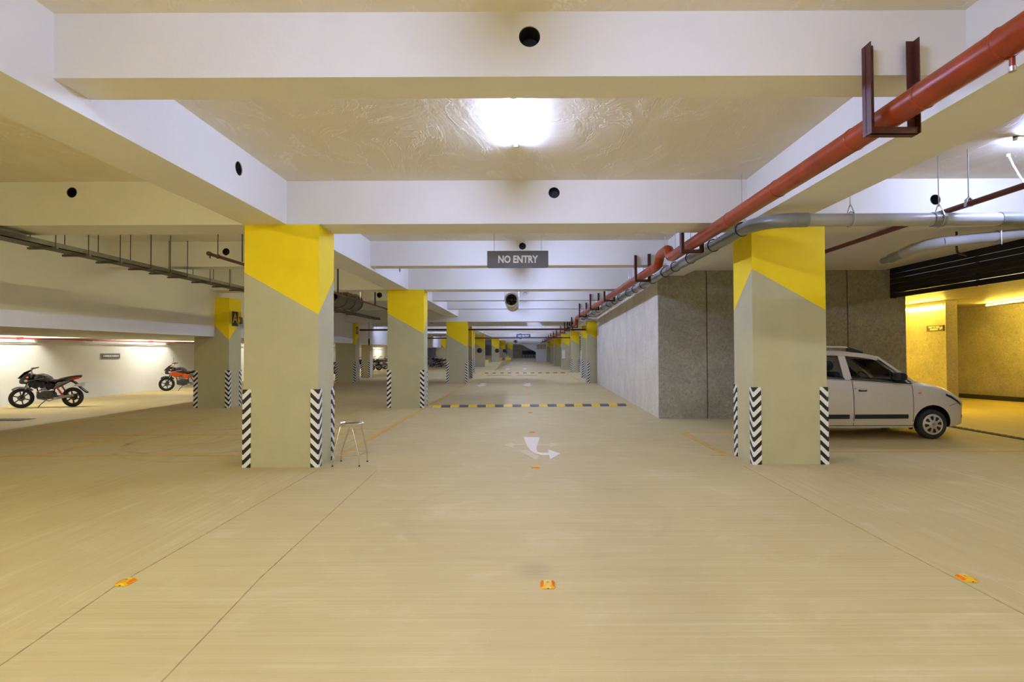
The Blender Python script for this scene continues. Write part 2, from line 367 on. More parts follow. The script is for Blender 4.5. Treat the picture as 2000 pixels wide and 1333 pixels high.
# ceiling slab and its beams
ceiling = struct(MB().box(-16.2, 9.2, -10, 141, 4.06, 4.35).build('ceiling', 'slab'))
def beam_across(y0, y1, z0, x0, x1, holes=(), z1=4.08, name='cross_beam', sleeve='hole'):
    mb = MB(); holed_wall(mb, x0, x1, z0, z1, y0, y1, holes, 'y'); b = mb.build(name, 'white', ceiling)
    for (u, w_, r) in holes:
        MB().lathe([(r * 0.985, y0 + 0.01), (r * 0.985, y0 + 0.16), (0, y0 + 0.165)], (u, 0, w_), 'y', 20, cap=False).build('pipe_sleeve', sleeve, b)
    return b
def beam_along(x0, x1, z0, y0, y1, holes=(), z1=4.08, name='long_beam'):
    mb = MB(); holed_wall(mb, y0, y1, z0, z1, x0, x1, holes, 'x'); b = mb.build(name, 'white', ceiling)
    for (u, w_, r) in holes:
        MB().lathe([(r * 0.985, x1 - 0.01), (r * 0.985, x1 - 0.12), (0, x1 - 0.125)], (0, u, w_), 'x', 20, cap=False).build('pipe_sleeve', 'hole', b)
    return b
Z1 = 3.44
beam_along(-3.98, -3.36, Z1, -10, 28.35, [(6.5, 3.80, 0.083), (15.0, 3.87, 0.08)])
beam_along(3.18, 3.86, Z1, -10, 28.35)
beam_across(3.92, 4.26, 3.59, -3.36, 3.18, [(0.05, 3.88, 0.077)])
for (y0, y1, z, hc, hl, hr) in ((7.82, 8.46, Z1, [(0.44, 3.88, 0.08)], [(-6.42, 3.91, 0.075)], [(5.86, 3.76, 0.075)]),
                                (12.1, 12.5, 3.515, [(-0.02, 3.94, 0.078)], [(-6.53, 3.84, 0.08)], None),
                                (16.06, 16.7, Z1, [], [(-5.6, 3.75, 0.09)], None),
                                (20.3, 20.7, 3.515, [(0.06, 3.74, 0.08)], [(-5.3, 3.72, 0.1)], None),
                                (24.3, 24.7, 3.515, [(0.07, 3.8, 0.08)], [], None)):
    beam_across(y0, y1, z, -3.36, 3.18, hc, sleeve='batten' if y0 > 20 else 'hole')  # far sleeves are white to stand for light seen through the holes
    beam_across(y0, y1, z, -9.12, -3.98, hl)
    if hr is not None: beam_across(y0, y1, z, 3.86, 9.1, hr)
beam_across(-0.5, 0.14, Z1, -3.36, 3.18)
beam_across(28.35, 29.0, 3.17, -9.12, 9.1)
for y in (33.2, 37.0, 41.6, 46.0, 50.5, 55.5, 61, 67, 73, 80, 88, 98, 110, 125):
    beam_across(y, y + 0.45, 3.17, -9.12, 9.1)
beam_along(-3.98, -3.36, 3.17, 29.0, 95)
beam_along(3.18, 3.86, 3.17, 29.0, 95)
# deep band beam on the far row of pillars and the low bay behind it
beam_along(-9.7, -9.12, 2.1, -10, 75, name='deep_band_beam')
MB().box(-13.6, -9.7, -10, 75, 2.1, 2.3).build('low_soffit', 'white', ceiling)
for y in (8, 12, 18.0, 20.0, 24.6, 30, 36, 44, 55):
    MB().box(-16, -13.6, y, y + 0.28, 2.12, 4.06).build('low_cross_beam', 'white', ceiling)
MB().box(3.87, 8.72, 8.47, 13.32, 3.56, 4.05).build('dropped_slab', 'white', ceiling)
for x0, x1 in ((-3.0, 0.0), (0.8, 3.0)):
    MB().box(x0, x1, 29.1, 33.1, 3.45, 3.8).build('duct_box', 'white', ceiling)

# walls
wall_left = struct(MB().box(-16.3, -16.0, -10, 141, 0, 4.2).build('wall_left', 'white'))
MB().box(-16.0, -15.95, -10, 75, 1.93, 1.98).build('wall_ledge', 'white', wall_left)
wall_back = struct(MB().box(-16.3, 18, -10.3, -10, 0, 4.4).build('wall_back', 'white'))
wall_right = struct(MB().box(9.05, 9.3, -10, 3.5, 0, 4.35).build('wall_right', 'white'))
wall_far_right = struct(MB().box(9.1, 9.4, 28.4, 141, 0, 4.35).build('wall_far_right', 'white'))
wall_front = struct(MB().box(-16.3, 9.4, 140, 140.3, 0, 4.35).build('wall_front', 'grey_lightened'))
win = struct(MB().box(-0.4, 3.2, 139.9, 139.99, 0.2, 1.9).build('window_1', 'black', wall_front))
for k in range(5): MB().box(-0.3 + k * 0.72, 0.25 + k * 0.72, 139.86, 139.89, 0.15, 0.9).build('pane', 'fan', win)

# textured grey block: front face of four panels, long side face of seven, grooves between them
wall_grey = struct(MB().prism([(3.30, 13.36), (8.85, 13.36), (8.85, 28.2), (3.78, 28.2)], 0, 4.05).build('wall_grey_block', 'hole'))
xs = [3.245, 4.41, 6.1, 7.8, 8.9]
for a, b in zip(xs, xs[1:]):
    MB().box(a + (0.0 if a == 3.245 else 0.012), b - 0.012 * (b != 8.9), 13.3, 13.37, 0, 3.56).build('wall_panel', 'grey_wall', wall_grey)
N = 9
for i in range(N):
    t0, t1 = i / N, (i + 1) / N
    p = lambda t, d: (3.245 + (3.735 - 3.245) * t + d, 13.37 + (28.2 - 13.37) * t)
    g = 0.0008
    MB().prism([p(t0 + g, 0), p(t0 + g, 0.07), p(t1 - g, 0.07), p(t1 - g, 0)], 0, 3.45).build('wall_panel', 'grey_lightened', wall_grey)

# ramp way to the right, beyond the louvre
rw = struct(MB().box(12.07, 12.4, 15.8, 22.0, 0, 3.05).build('wall_ramp_near', 'ramp_wall'))
struct(MB().box(8.9, 12.1, 19.6, 19.9, 0, 3.05).build('wall_ramp_end', 'ramp_wall'))
rf = struct(MB().prism([(13.3, 22.0), (14.85, 19.1), (15.55, 17.1), (16.6, 13.5), (17.4, 8), (18, 8), (18, 22)], 0, 3.15).build('wall_ramp_far', 'ramp_wall'))
struct(MB().prism([(14.83, 19.08), (15.52, 17.09), (16.57, 13.49), (16.5, 13.47), (15.45, 17.06), (14.76, 19.04)], 0, 0.14).build('baseboard_ramp', 'drain'))
struct(MB().box(9.0, 18, 3.3, 3.5, 0, 3.2).build('wall_ramp_back', 'ramp_wall'))
struct(MB().box(17.8, 18, 3.3, 22, 0, 3.2).build('wall_ramp_side', 'ramp_wall'))
rc = struct(MB().box(8.86, 18, 3.3, 22.2, 3.12, 3.3).build('ceiling_ramp', 'ramp_ceil'))
for k in range(22):
    MB().box(8.95 + k * 0.36, 8.95 + k * 0.36 + 0.335, 3.6, 21.5, 3.06, 3.12).build('ceiling_plank', 'ramp_ceil', rc)
struct(MB().box(8.9, 9.2, 13.3, 28.3, 0, 4.1).build('wall_ramp_left', 'grey_wall'))

# pillars --------------------------------------------------------------------
CM = {}
def cmat(kind, h):
    key = (kind, round(h, 2))
    if key not in CM:
        d = h - 3.44
        z0, kx, ky = {'L': (2.16, 0.57, 0.93), 'A': (2.19, 1.0, 0.93), 'R': (2.80, -0.57, -0.8), 'G': (9, 0, 0)}[kind]
        CM[key] = column_mat('pillar_paint_%s_%d' % (kind.lower(), len(CM)), z0 + d, kx, ky)
    return CM[key]
GUARD = {}
def guard_mesh(sx, sy):
    if (sx, sy) not in GUARD:
        L, t = 0.105, 0.012; a, b = sx * L, sy * L
        pts = [(-sx * t, -sy * t), (a, -sy * t), (a, 0), (0, 0), (0, b), (-sx * t, b)]
        GUARD[(sx, sy)] = MB().prism(pts, 0, 1.1).mesh('corner_guard', 'guard')
    return GUARD[(sx, sy)]
def pillar(x0, x1, y0, y1, h, kind, label, guards=True):
    # object origin sits on the front corner where the paint edge starts
    cx = x1 if kind in 'LAG' else x0
    mb = MB().box(x0 - cx, x1 - cx, 0, y1 - y0, 0, h)
    o = mb.build('pillar', cmat(kind, h), None, (cx, y0, 0))
    tag(o, label, 'pillar', 'painted concrete pillars', 'thing')
    if guards:
        for px, py, sx, sy in ((x0, y0, 1, 1), (x1, y0, -1, 1), (x0, y1, 1, -1), (x1, y1, -1, -1)):
            link('corner_guard', guard_mesh(sx, sy), o, (px - cx, py - y0, 0))
    return o
pillar(-3.96, -2.905, 7.825, 8.45, 3.44, 'L', 'large yellow and grey pillar with the steel stool beside it')
pillar(3.272, 4.322, 7.90, 8.60, 3.44, 'R', 'large yellow and grey pillar hiding the back of the silver car')
pillar(-3.96, -2.905, 16.07, 16.69, 3.44, 'L', 'pillar at the edge of the lane beside the first speed bump')
pillar(-3.96, -2.905, 28.36, 28.98, 3.18, 'L', 'pillar on the lane edge third in line behind the stool pillar')
A20 = pillar(-9.71, -8.69, 16.3, 17.0, 3.25, 'A', 'pillar lettered A 20 under the cable tray, red motorcycle behind it')
A22 = pillar(-10.04, -8.98, 29.5, 30.2, 3.25, 'A', 'pillar in the far row seen between the stool pillar and the next lane pillar')
pillar(-10.19, -9.66, 34.7, 35.4, 2.10, 'G', 'narrow grey pillar with dark motorcycles parked right behind it')
pillar(-9.7, -8.6, 61, 61.8, 3.17, 'A', 'small distant pillar behind the end of the parked motorcycles')
pillar(3.272, 4.3, 28.36, 29.0, 3.18, 'R', 'dark pillar standing at the end of the grey textured wall')
pillar(3.54, 4.5, 33.6, 34.2, 3.17, 'R', 'shaded pillar just behind the dark one at the end of the grey wall')
pillar(3.63, 4.3, 42.6, 43.2, 3.17, 'R', 'brightly lit pillar by the striped ladder and the far speed bump end')
F2 = pillar(3.36, 4.08, 49.1, 49.7, 3.17, 'R', 'lit pillar with a pale switch box, behind the striped ladder pillar', False)
pillar(3.52, 4.31, 63.4, 64, 3.17, 'R', 'distant pillar third back from the striped ladder')
pillar(3.59, 4.4, 73.4, 74, 3.17, 'R', 'distant pillar next but one before the white staircase')
pillar(3.6, 4.4, 85, 85.6, 3.17, 'R', 'most distant pillar standing against the white staircase')
pillar(-3.9, -3.14, 33.5, 34.1, 3.17, 'L', 'slim dark pillar edge showing behind the third lane pillar')
pillar(-4.7, -3.81, 42.4, 43, 3.17, 'L', 'distant pillar edge with a chevron guard left of the far speed bump')
pillar(-4.6, -3.7, 52, 52.6, 3.17, 'L', 'distant bright yellow pillar at the foot of the side ramp')
pillar(-3.6, -2.78, 62, 62.6, 3.17, 'L', 'distant yellow pillar second along the side ramp')
pillar(-3.3, -2.5, 75, 75.6, 3.17, 'L', 'distant yellow pillar third along the side ramp')
pillar(-2.8, -1.9, 95, 95.6, 3.17, 'L', 'tiny farthest yellow pillar next to the dark end wall')
# lettering on the far-row pillar (on the face that looks to the lane)
MB().box(-0.0, 0.004, 0.16, 0.50, 2.42, 2.86).build('letter_plate', 'black', A20)
text_mesh('A', 0.40, 'yellow_stud', A20, (0.006, 0.33, 2.64), (math.pi / 2, 0, math.pi / 2), 0.008)
text_mesh('20', 0.30, 'black', A20, (0.004, 0.68, 2.60), (math.pi / 2, 0, math.pi / 2), 0.006, 0.7)
MB().box(0.0, 0.004, 0.1, 0.5, 2.6, 3.0).build('letter_plate', 'black', A22)
text_mesh('A', 0.36, 'yellow_stud', A22, (0.006, 0.3, 2.8), (math.pi / 2, 0, math.pi / 2), 0.008)
MB().box(0.03, 0.3, -0.12, -0.01, 1.0, 1.75).build('switch_box', 'batten', F2)['label'] = 'pale electrical box'

# far end: side ramp, low kerb strip, staircase
struct(MB().prism([(45, 0), (80, 1.0), (120, 1.0), (120, 0)], -12, -2.45, 'x').build('trim_side_ramp', 'floor'))
struct(MB().box(-2.4, 3.68, 88.2, 88.8, 0, 0.12).build('trim_kerb', 'white'))
st = thing('staircase', 'white concrete staircase with barred rail at the far end of the lane', 'staircase', (2.8, 90, 0))
O = (2.8, 90, 0)
MB().box(1.98, 3.67, 88.9, 91.5, 0, 2.0).build('stair_base', 'white', st, off=O)
MB().prism([(-0.35, 3.05), (-0.35, 2.75), (1.98, 1.55), (1.98, 2.95)], 89.2, 91.0, 'y').build('stair_flight', 'white', st, off=O)
for k in range(4):
    MB().box(2.0 + k * 0.52, 2.1 + k * 0.52, 88.9, 89.0, 2.0, 3.0).build('baluster', 'white', st, off=O)
for k in range(3):
    MB().box(2.1, 3.6, 88.92, 88.98, 2.12 + k * 0.3, 2.2 + k * 0.3).build('rail', 'yellow_rub', st, off=O)

# ================================================================= SERVICES ON THE CEILING
def tube_light(x, y, z, label, mat='tube', L=1.2, axis='y', group='ceiling tube lights', zc=4.06):
    t = thing('tube_light', label, 'light', (x, y, z), 0 if axis == 'y' else -math.pi / 2, group)
    MB().box(-0.02, 0.02, -0.03, L + 0.03, 0.012, zc - z + 0.003).build('batten', 'batten', t)
    MB().tube([(0, 0, 0), (0, L, 0)], 0.016, 10).build('tube', mat, t)
    for q in (-0.03, L):
        MB().box(-0.02, 0.02, q, q + 0.03, -0.018, 0.03).build('end_cap', 'batten', t)
    return t
Y0 = [-6, -2.6, 1.2, 5.2, 9.7, 13.7, 17.9, 22, 26, 30.6, 34.6, 38.6, 43, 48, 53, 58, 64, 70, 77, 84, 94, 106, 118, 131]
for i, y in enumerate(Y0):
    if y == 5.2: lab = 'bright tube light on the slab between the two front cross beams'
    elif y < 5: lab = 'lane tube light behind the viewer, %s of three' % ('first', 'second', 'third')[i]
    else: lab = 'lane ceiling tube light, %s one beyond the front bay' % ORD[i - 4].replace('nearest', 'first') if i - 4 < 24 else ''
    tube_light(-0.085, y, 4.034, lab)
tube_light(5.62, 6.25, 4.02, 'tube light across the side bay over the silver car', 'stube', 1.2, 'x')
for i, (x, y) in enumerate(((-6.6, -1.5), (-6.6, -6.0), (6.2, -3.0), (6.2, -7.0))):  # added unseen fixtures that brighten the side bays
    tube_light(x, y, 4.0, 'added warm fill tube behind the viewer in the %s side bay' % ('far left', 'rear left', 'far right', 'rear right')[i], 'warm_fill' if x < 0 else 'dim_warm_fill')
for i, y in enumerate((16.2, 23.0, 32.5, 40, 50, 60)):
    tube_light(-14.7, y, 3.0, 'tube light washing the motorcycle parking wall, %s along it' % ORD[i].replace('nearest', 'first'), 'wtube', 1.2)
tube_light(6.2, 31, 4.0, 'tube light in the bay behind the grey textured block', 'tube'); tube_light(6.4, 46, 4.0, 'tube light over the bay of the striped ladder', 'tube')
tube_light(-6.6, 2.5, 4.02, 'added warm fill tube in the side bay of the cable tray, out of frame', 'fill_tube')  # added unseen fixture, lifts the dim tray bay
for x, y, lab in ((-5.7, 9.3, 'added warm fill tube hidden behind the first beam of the cable tray bay'), (-6.2, 13.3, 'added warm fill tube hidden behind the second beam of the cable tray bay'), (-6.3, 17.2, 'added warm fill tube hidden behind the third beam of the cable tray bay')):
    tube_light(x, y, 4.02, lab, 'soft_fill')  # added fill fixtures, kept out of sight by the beams
for i, (x, y) in enumerate(((6.4, 38.5), (6.4, 55), (-6.4, 33.6), (-6.4, 43.5), (-6.4, 56))):
    tube_light(x, y, 4.02, 'distant side bay tube light, %s of five' % ORD[i].replace('nearest', 'first'))
# ramp lights
def ramp_tube(a, b, label, w_=0.04, mat='ytube'):
    t = thing('tube_light', label, 'light', a, 0, 'ramp tube lights')
    d = Vector(b) - Vector(a)
    MB().tube([(0, 0, 0), tuple(d)], 0.016, 8).build('tube', mat, t)
    MB().bar((0.015, 0, 0.04), (d.x + 0.015, d.y, d.z + 0.04), w_, 0.05).build('batten', 'batten', t)
ramp_tube((12.03, 15.85, 2.89), (12.03, 17.4, 2.89), 'tube light on top of the golden ramp wall above the small sign')
ramp_tube((12.03, 17.5, 2.89), (12.03, 19.2, 2.89), 'tube light at the inner end of the golden ramp wall')
ramp_tube((14.25, 17.0, 2.99), (13.7, 14.6, 2.99), 'tube light under the ramp ceiling before the dark ramp wall')
ramp_tube((9.35, 9.2, 2.965), (9.35, 11.65, 2.965), 'tube light glimpsed behind the bottom slat of the black louvre', 0.04, 'ltube')
ramp_tube((9.7, 15.4, 2.96), (9.7, 16.8, 2.96), 'ramp tube light round the corner behind the grey block, outer one')
ramp_tube((9.7, 17.2, 2.96), (9.7, 18.6, 2.96), 'ramp tube light round the corner behind the grey block, inner one')

# fire main: red pipe with hop and drop, on U brackets
fm = thing('fire_pipe', 'thick red fire pipe running along the lane ceiling', 'pipe', (2.6, 0, 3.275)); F = (2.6, 0, 3.275)
r = 0.088
def arc(c, a0, a1, rad, n=5):   # in the y-z plane
    return [(2.6, c[0] + rad * math.cos(math.radians(a0 + (a1 - a0) * i / n)), c[1] + rad * math.sin(math.radians(a0 + (a1 - a0) * i / n))) for i in range(n + 1)]
z = 3.275
P1 = [(2.6, -9, z), (2.6, 9.62, z)] + [(2.6, 9.74, z + 0.02), (2.6, 9.81, z + 0.09)] + [(2.6, 9.86, z + 0.15), (2.6, 9.96, z + 0.175), (2.6, 10.4, z + 0.175), (2.6, 10.5, z + 0.15), (2.6, 10.57, z + 0.08), (2.6, 10.64, z + 0.02), (2.6, 10.76, z)]
P1 += [(2.6, 26.9, z), (2.6, 27.06, z - 0.03), (2.6, 27.13, z - 0.1), (2.6, 27.18, 3.06), (2.6, 27.26, 3.0), (2.6, 27.4, 2.975), (2.6, 84, 2.975)]
MB().tube(P1, r, 18).build('pipe_run', 'red_pipe', fm, off=F)
for y in (2.95, 3.55, 4.3, 5.6, 6.9, 8.9, 11.0, 14.0, 17, 20, 23.5):
    MB().lathe([(r + 0.001, -0.012), (r + 0.005, -0.006), (r + 0.005, 0.006), (r + 0.001, 0.012)], (2.6, y, z), 'y', 18).build('weld_ring', 'red_pipe', fm, off=F)
nz = MB().tube([(2.62, 2.93, z - 0.06), (2.62, 2.93, z - 0.15)], 0.014, 10).build('drain_stub', 'red_pipe', fm, off=F)
MB().tube([(2.62, 2.93, z - 0.14), (2.62, 2.93, z - 0.165)], 0.018, 10).build('stub_cap', 'steel', nz, off=F)
BR = [(3.92, -1, 3.80), (8.46, 1, 3.70), (12.1, -1, 3.74), (16.7, 1, 3.72), (20.3, -1, 3.75), (24.3, -1, 3.75), (28.35, -1, 3.4), (31.0, 0, 3.4), (33.2, -1, 3.4), (37, -1, 3.4), (41.6, -1, 3.4), (46, -1, 3.4), (50.5, -1, 3.4), (55.5, -1, 3.4), (61, -1, 3.4), (67, -1, 3.4), (73, -1, 3.4)]
for i, (y, s, zt) in enumerate(BR):
    zb = (3.187 if y < 27 else 2.887) - 0.02
    yy = y + s * 0.05
    lab = ['U-shaped rusty red bracket fixed to the front beam, largest of them', 'U-shaped red bracket on the back of the beam above the PVC elbow',
           'U-shaped red bracket with tall uprights just beyond the pipe hop'][i] if i < 3 else 'U-shaped red bracket under the fire pipe, %s from the front' % ORD[i].replace('nearest', 'first')
    t = thing('pipe_bracket', lab, 'bracket', (2.6, yy, zb), 0, 'U brackets under the fire pipe')
    for k, x in enumerate((-0.145, 0.145)):
        mb = MB().box(x - 0.028, x + 0.028, -0.008 * s - 0.003, -0.008 * s + 0.003, -0.03, zt - zb + (0.01 if k else -0.02))
        mb.box(x + (0.022 if k else -0.028), x + (0.028 if k else -0.022), -0.05, 0.05, -0.03, zt - zb + (0.01 if k else -0.02))
        mb.build('upright', 'red_dark', t)
    MB().box(-0.165, 0.165, -0.03, 0.03, -0.035, -0.029).box(-0.165, 0.165, -0.03, -0.024, -0.035, 0.018).build('crossbar', 'red_dark', t)
# branch pipe across, far; small red pipes
sp = thing('sprinkler_pipe', 'dark red pipe crossing the lane near the far end of the grey wall', 'pipe', (0, 30, 2.83))
MB().tube([(-8.9, 0, 0), (2.3, 0, 0), (2.42, 0, 0.03), (2.48, 0, 0.1)], 0.05, 10).build('pipe_run', 'red_thin', sp)
MB().tube([(2.6, 0.2, -0.02), (4.6, 0.2, -0.02)], 0.05, 10).build('pipe_run', 'red_thin', sp)
for x in (-8, -6, -3.0, -1.2, 1.0): MB().tube([(x, 0, 0.05), (x, 0, 1.23)], 0.008, 6).build('hanger_rod', 'steel', sp)
sp = thing('sprinkler_pipe', 'thin dark red pipe crossing the lane beyond the hanging blue sign', 'pipe', (0, 47.5, 2.81))
MB().tube([(-9, 0, 0), (6, 0, 0)], 0.05, 8).build('pipe_run', 'red_thin', sp)
for x in (-6, -2, 2.0): MB().tube([(x, 0, 0.05), (x, 0, 1.16)], 0.008, 6).build('hanger_rod', 'steel', sp)
sp = thing('sprinkler_pipe', 'dark red pipe end hung on a rod left of the stool pillar', 'pipe', (-5.1, 8.95, 3.23))
MB().tube([(0, 0, 0), (0, 22, 0)], 0.028, 10).build('pipe_run', 'red_thin', sp)
MB().lathe([(0.036, -0.03), (0.036, 0.02)], (0, 0, 0), 'y', 12).build('end_cap', 'red_dark', sp)
MB().tube([(0, 0.02, -0.02), (0, 0.02, -0.07)], 0.01, 6).build('drop_nozzle', 'red_dark', sp)
MB().tube([(0, 0.25, 0.03), (0, 0.25, 0.83)], 0.007, 6).build('hanger_rod', 'black', sp)
MB().ring((0, 0.25, 0), 0.033, 0.006, 'y', 14, 5).build('hanger_ring', 'black', sp)
for y in (3.0, 6.2, 10, 14): MB().box(-0.025, 0.025, y, y + 0.012, 0.02, 0.6 if y > 8 else 0.83).build('strap', 'black', sp)
MB().tube([(-0.02, 0.2, 0.80), (0.0, 1.0, 0.78), (0.0, 1.04, 0.74), (0.0, 1.05, 0.04)], 0.012, 6).build('bent_conduit', 'black', sp)
sp = thing('sprinkler_pipe', 'thin dark red pipe slanting through the side bay above the car', 'pipe', (5.40, -6, 3.39))
MB().tube([(0, 0, 0), (0, 19.2, 0)], 0.036, 12).build('pipe_run', 'red_thin', sp)
MB().tube([(0.0, 12.67, 0.03), (0.0, 12.67, 0.67)], 0.007, 6).build('hanger_rod', 'steel', sp)
MB().prism([(-0.045, -0.03), (-0.035, 0.055), (0, 0.085), (0.035, 0.055), (0.045, -0.03), (0.036, -0.03), (0.027, 0.05), (0, 0.072), (-0.027, 0.05), (-0.036, -0.03)], 12.65, 12.69, 'y').build('hanger_clamp', 'steel', sp)
sp = thing('sprinkler_pipe', 'bright red pipe along the top of the motorcycle parking wall', 'pipe', (-15.8, 4, 2.1))
MB().tube([(0, 0, 0), (0, 70, 0)], 0.026, 8).build('pipe_run', 'red_wall', sp)
for y in (8, 10.5, 13.4, 16.2, 19.5, 23, 27, 32): MB().box(-0.16, 0.03, y, y + 0.03, -0.035, 0.045).build('wall_clip', 'red_wall', sp)

# grey PVC drain: along the lane, elbow in front of the pillar, then across to the side
pv = thing('drain_pipe', 'thick grey PVC pipe bending in front of the big pillar', 'pipe', (3.05, 7.6, 3.3)); F = (3.05, 7.6, 3.3)
rp = 0.083
pa = [(3.02, 28.3, 3.305), (3.02, 7.45, 3.285)]
pb = [(3.03, 7.32, 3.28), (3.07, 7.14, 3.27), (3.17, 6.99, 3.262), (3.30, 6.92, 3.258), (3.44, 6.90, 3.257)]
MB().tube(pa, rp, 18).build('pipe_run', 'pvc', pv, off=F)
MB().tube([pa[-1]] + pb, rp + 0.006, 18).build('elbow', 'pvc', pv, off=F)
MB().tube([(3.40, 6.9, 3.257), (6.68, 6.9, 3.26)], rp - .003, 18).build('cross_run', 'pvc_light', pv, off=F)
for x, L in ((3.40, 0.16), (5.12, 0.14), (5.96, 0.30)):
    MB().tube([(x, 6.9, 3.258), (x + L, 6.9, 3.258)], rp + 0.007, 18).build('coupling', 'pvc', pv, off=F)
for y in (8.9, 11.4, 11.9, 14.2, 18, 22): MB().tube([(3.02, y, 3.297), (3.02, y + 0.22, 3.297)], rp + 0.006, 18).build('coupling', 'pvc_light', pv, off=F)
MB().tube([(6.6, 6.9, 3.26), (6.70, 6.88, 3.285), (6.78, 6.81, 3.355), (6.80, 6.71, 3.43), (6.80, 6.45, 3.48)], rp + 0.012, 18).build('upturned_elbow', 'pvc_light', pv, off=F)
MB().ring((6.68, 6.89, 3.275), rp + 0.012, 0.008, 'x', 20, 6).build('rubber_ring', 'black', pv, off=F)
lp = thing('drain_pipe', 'lower pale PVC pipe with an open stepped end above the louvre', 'pipe', (5.95, 8.2, 3.2)); F = (5.95, 8.2, 3.2)
MB().tube([(6.03, 9.05, 3.13), (6.03, 8.72, 3.16)], 0.075, 16).build('pipe_run', 'pvc', lp, off=F)
MB().tube([(6.03, 9.25, 3.12), (6.03, 9.04, 3.13)], 0.052, 16).build('stepped_end', 'pvc', lp, off=F)
MB().tube([(6.03, 8.75, 3.16), (6.04, 8.5, 3.19), (6.12, 8.32, 3.215), (6.28, 8.23, 3.235)], 0.085, 16).build('elbow', 'pvc_light', lp, off=F)
MB().tube([(6.26, 8.23, 3.235), (7.7, 8.05, 3.36)], 0.078, 16).build('cross_run', 'pvc_light', lp, off=F)
MB().tube([(6.98, 8.04, 4.06), (6.98, 8.04, 3.16)], 0.006, 6).build('hanger_rod', 'steel', lp, off=F)
MB().ring((6.98, 8.13, 3.298), 0.084, 0.007, 'x', 18, 5).build('hanger_ring', 'steel', lp, off=F)
hr = MB().tube([(0, 0, 0), (0, 0, 1)], 0.006, 6).mesh('hanger_rod', 'steel')
clamp_y = MB().ring((0, 0, 0), rp + 0.012, 0.010, 'y', 18, 5).mesh('clamp_ring', 'black')
clamp_x = MB().ring((0, 0, 0), rp + 0.014, 0.007, 'x', 18, 5).mesh('clamp_ring', 'steel')
def clevis(axis):
    q = rp + 0.012
    pts = [(-q, 0, 0), (-q * 0.9, 0, 0.06), (-0.015, 0, 0.185), (0.015, 0, 0.185), (q * 0.9, 0, 0.06), (q, 0, 0)]
    if axis == 'x': pts = [(0, p[0], p[2]) for p in pts]
    return MB().tube(pts, 0.006, 5).mesh('clevis', 'steel')
cv_y, cv_x = clevis('y'), clevis('x')
ys = [7.6, 8.75, 9.95, 10.95, 11.75, 12.9, 13.9, 14.9, 15.85, 17.2, 18.4, 19.6, 21.0, 22.4, 23.8, 25.2, 26.6, 27.8]
for i, y in enumerate(ys):
    t = thing('pipe_hanger', 'wire hanger on the long grey drain pipe, %s from the elbow' % ORD[i].replace('nearest', 'first'), 'hanger', (3.02, y, 3.298), 0, 'hangers of the long drain pipe')
    z_top = 3.44 if (7.82 < y < 8.46 or 16.06 < y < 16.7) else 3.52 if any(a < y < b for a, b in ((12.1, 12.5), (20.3, 20.7), (24.3, 24.7))) else 4.06
    h = max(z_top - 3.298 - 0.16, 0.02)
    o = link('hanger_rod', hr, t, (0, 0, 0.16)); o.scale = (1, 1, h)
    link('clamp_ring', clamp_y, t); link('clevis', cv_y, t)
for x, lab in ((4.10, 'steel hanger on the cross drain pipe by the big pillar'), (5.21, 'steel hanger on the cross drain pipe under the round beam hole')):
    t = thing('pipe_hanger', lab, 'hanger', (x, 6.9, 3.258), 0, 'hangers of the cross drain pipe')
    o = link('hanger_rod', hr, t, (0, 0, 0.16)); o.scale = (1, 1, 4.06 - 3.258 - 0.16)
    link('clamp_ring', clamp_x, t); link('clevis', cv_x, t)
wc = thing('cable', 'white flexible cable dropping from the slab to the pipe elbow', 'cable', (6.05, 6.85, 4.06))
MB().tube([(0, 0, 0), (0.06, 0, -0.14), (0.22, 0, -0.42), (0.40, 0, -0.60), (0.52, 0, -0.62)], 0.012, 8).build('sheath', 'batten', wc)
MB().lathe([(0.022, 0.0), (0.022, -0.03), (0.0, -0.03)], (0, 0, 0), 'z', 10).build('entry_boss', 'batten', wc)
cd = thing('conduit', 'short black bent conduit between the PVC pipe and louvre', 'conduit', (6.96, 8.85, 3.2))
MB().tube([(0, 0, 0.36), (0, 0, 0.04), (0.02, 0.02, 0.0), (0.06, 0.04, -0.02), (0.35, 0.25, -0.02)], 0.016, 8).build('bent_tube', 'black', cd)
MB().lathe([(0.035, 0.36), (0.035, 0.33), (0.018, 0.32)], (0, 0, 0), 'z', 10).build('fixing', 'black', cd)

# cable tray on trapeze hangers
tr = thing('cable_tray', 'long metal cable tray hung along the bay of the A pillars', 'cable tray', (-7.5, 5, 3.28))
MB().box(-0.15, 0.15, 0, 29, 0.0, 0.012).build('tray_base', 'tray', tr)
for x in (-0.15, 0.142): MB().box(x, x + 0.008, 0, 29, 0.0, 0.085).build('tray_side', 'tray', tr)
MB().tube([(-0.05, 0, 0.03), (-0.05, 29, 0.03)], 0.016, 6).build('cable', 'black', tr)
MB().tube([(0.04, 0, 0.03), (0.04, 29, 0.03)], 0.02, 6).build('cable', 'black', tr)
tb = MB().box(-0.23, 0.23, -0.02, 0.02, -0.035, -0.002).mesh('crossbar', 'tray')
rod = MB().tube([(0, 0, 0), (0, 0, 1)], 0.007, 6).mesh('hanger_rod', 'black')
for i, y in enumerate((8.6, 9.25, 9.98, 10.8, 11.4, 11.98, 12.85, 13.7, 14.5, 15.5, 17.2, 18.3, 19.5, 21.2, 22.6, 24)):
    t = thing('tray_hanger', 'trapeze hanger with two rods under the cable tray, %s from the front' % ORD[i].replace('nearest', 'first'), 'hanger', (-7.5, y, 3.28), 0, 'trapeze hangers of the cable tray')
    link('crossbar', tb, t)
    z_top = 3.53 if (12.1 < y < 12.5) else 4.06
    for x in (-0.2, 0.2):
        o = link('hanger_rod', rod, t, (x, 0, -0.03)); o.scale = (1, 1, z_top - 3.25)

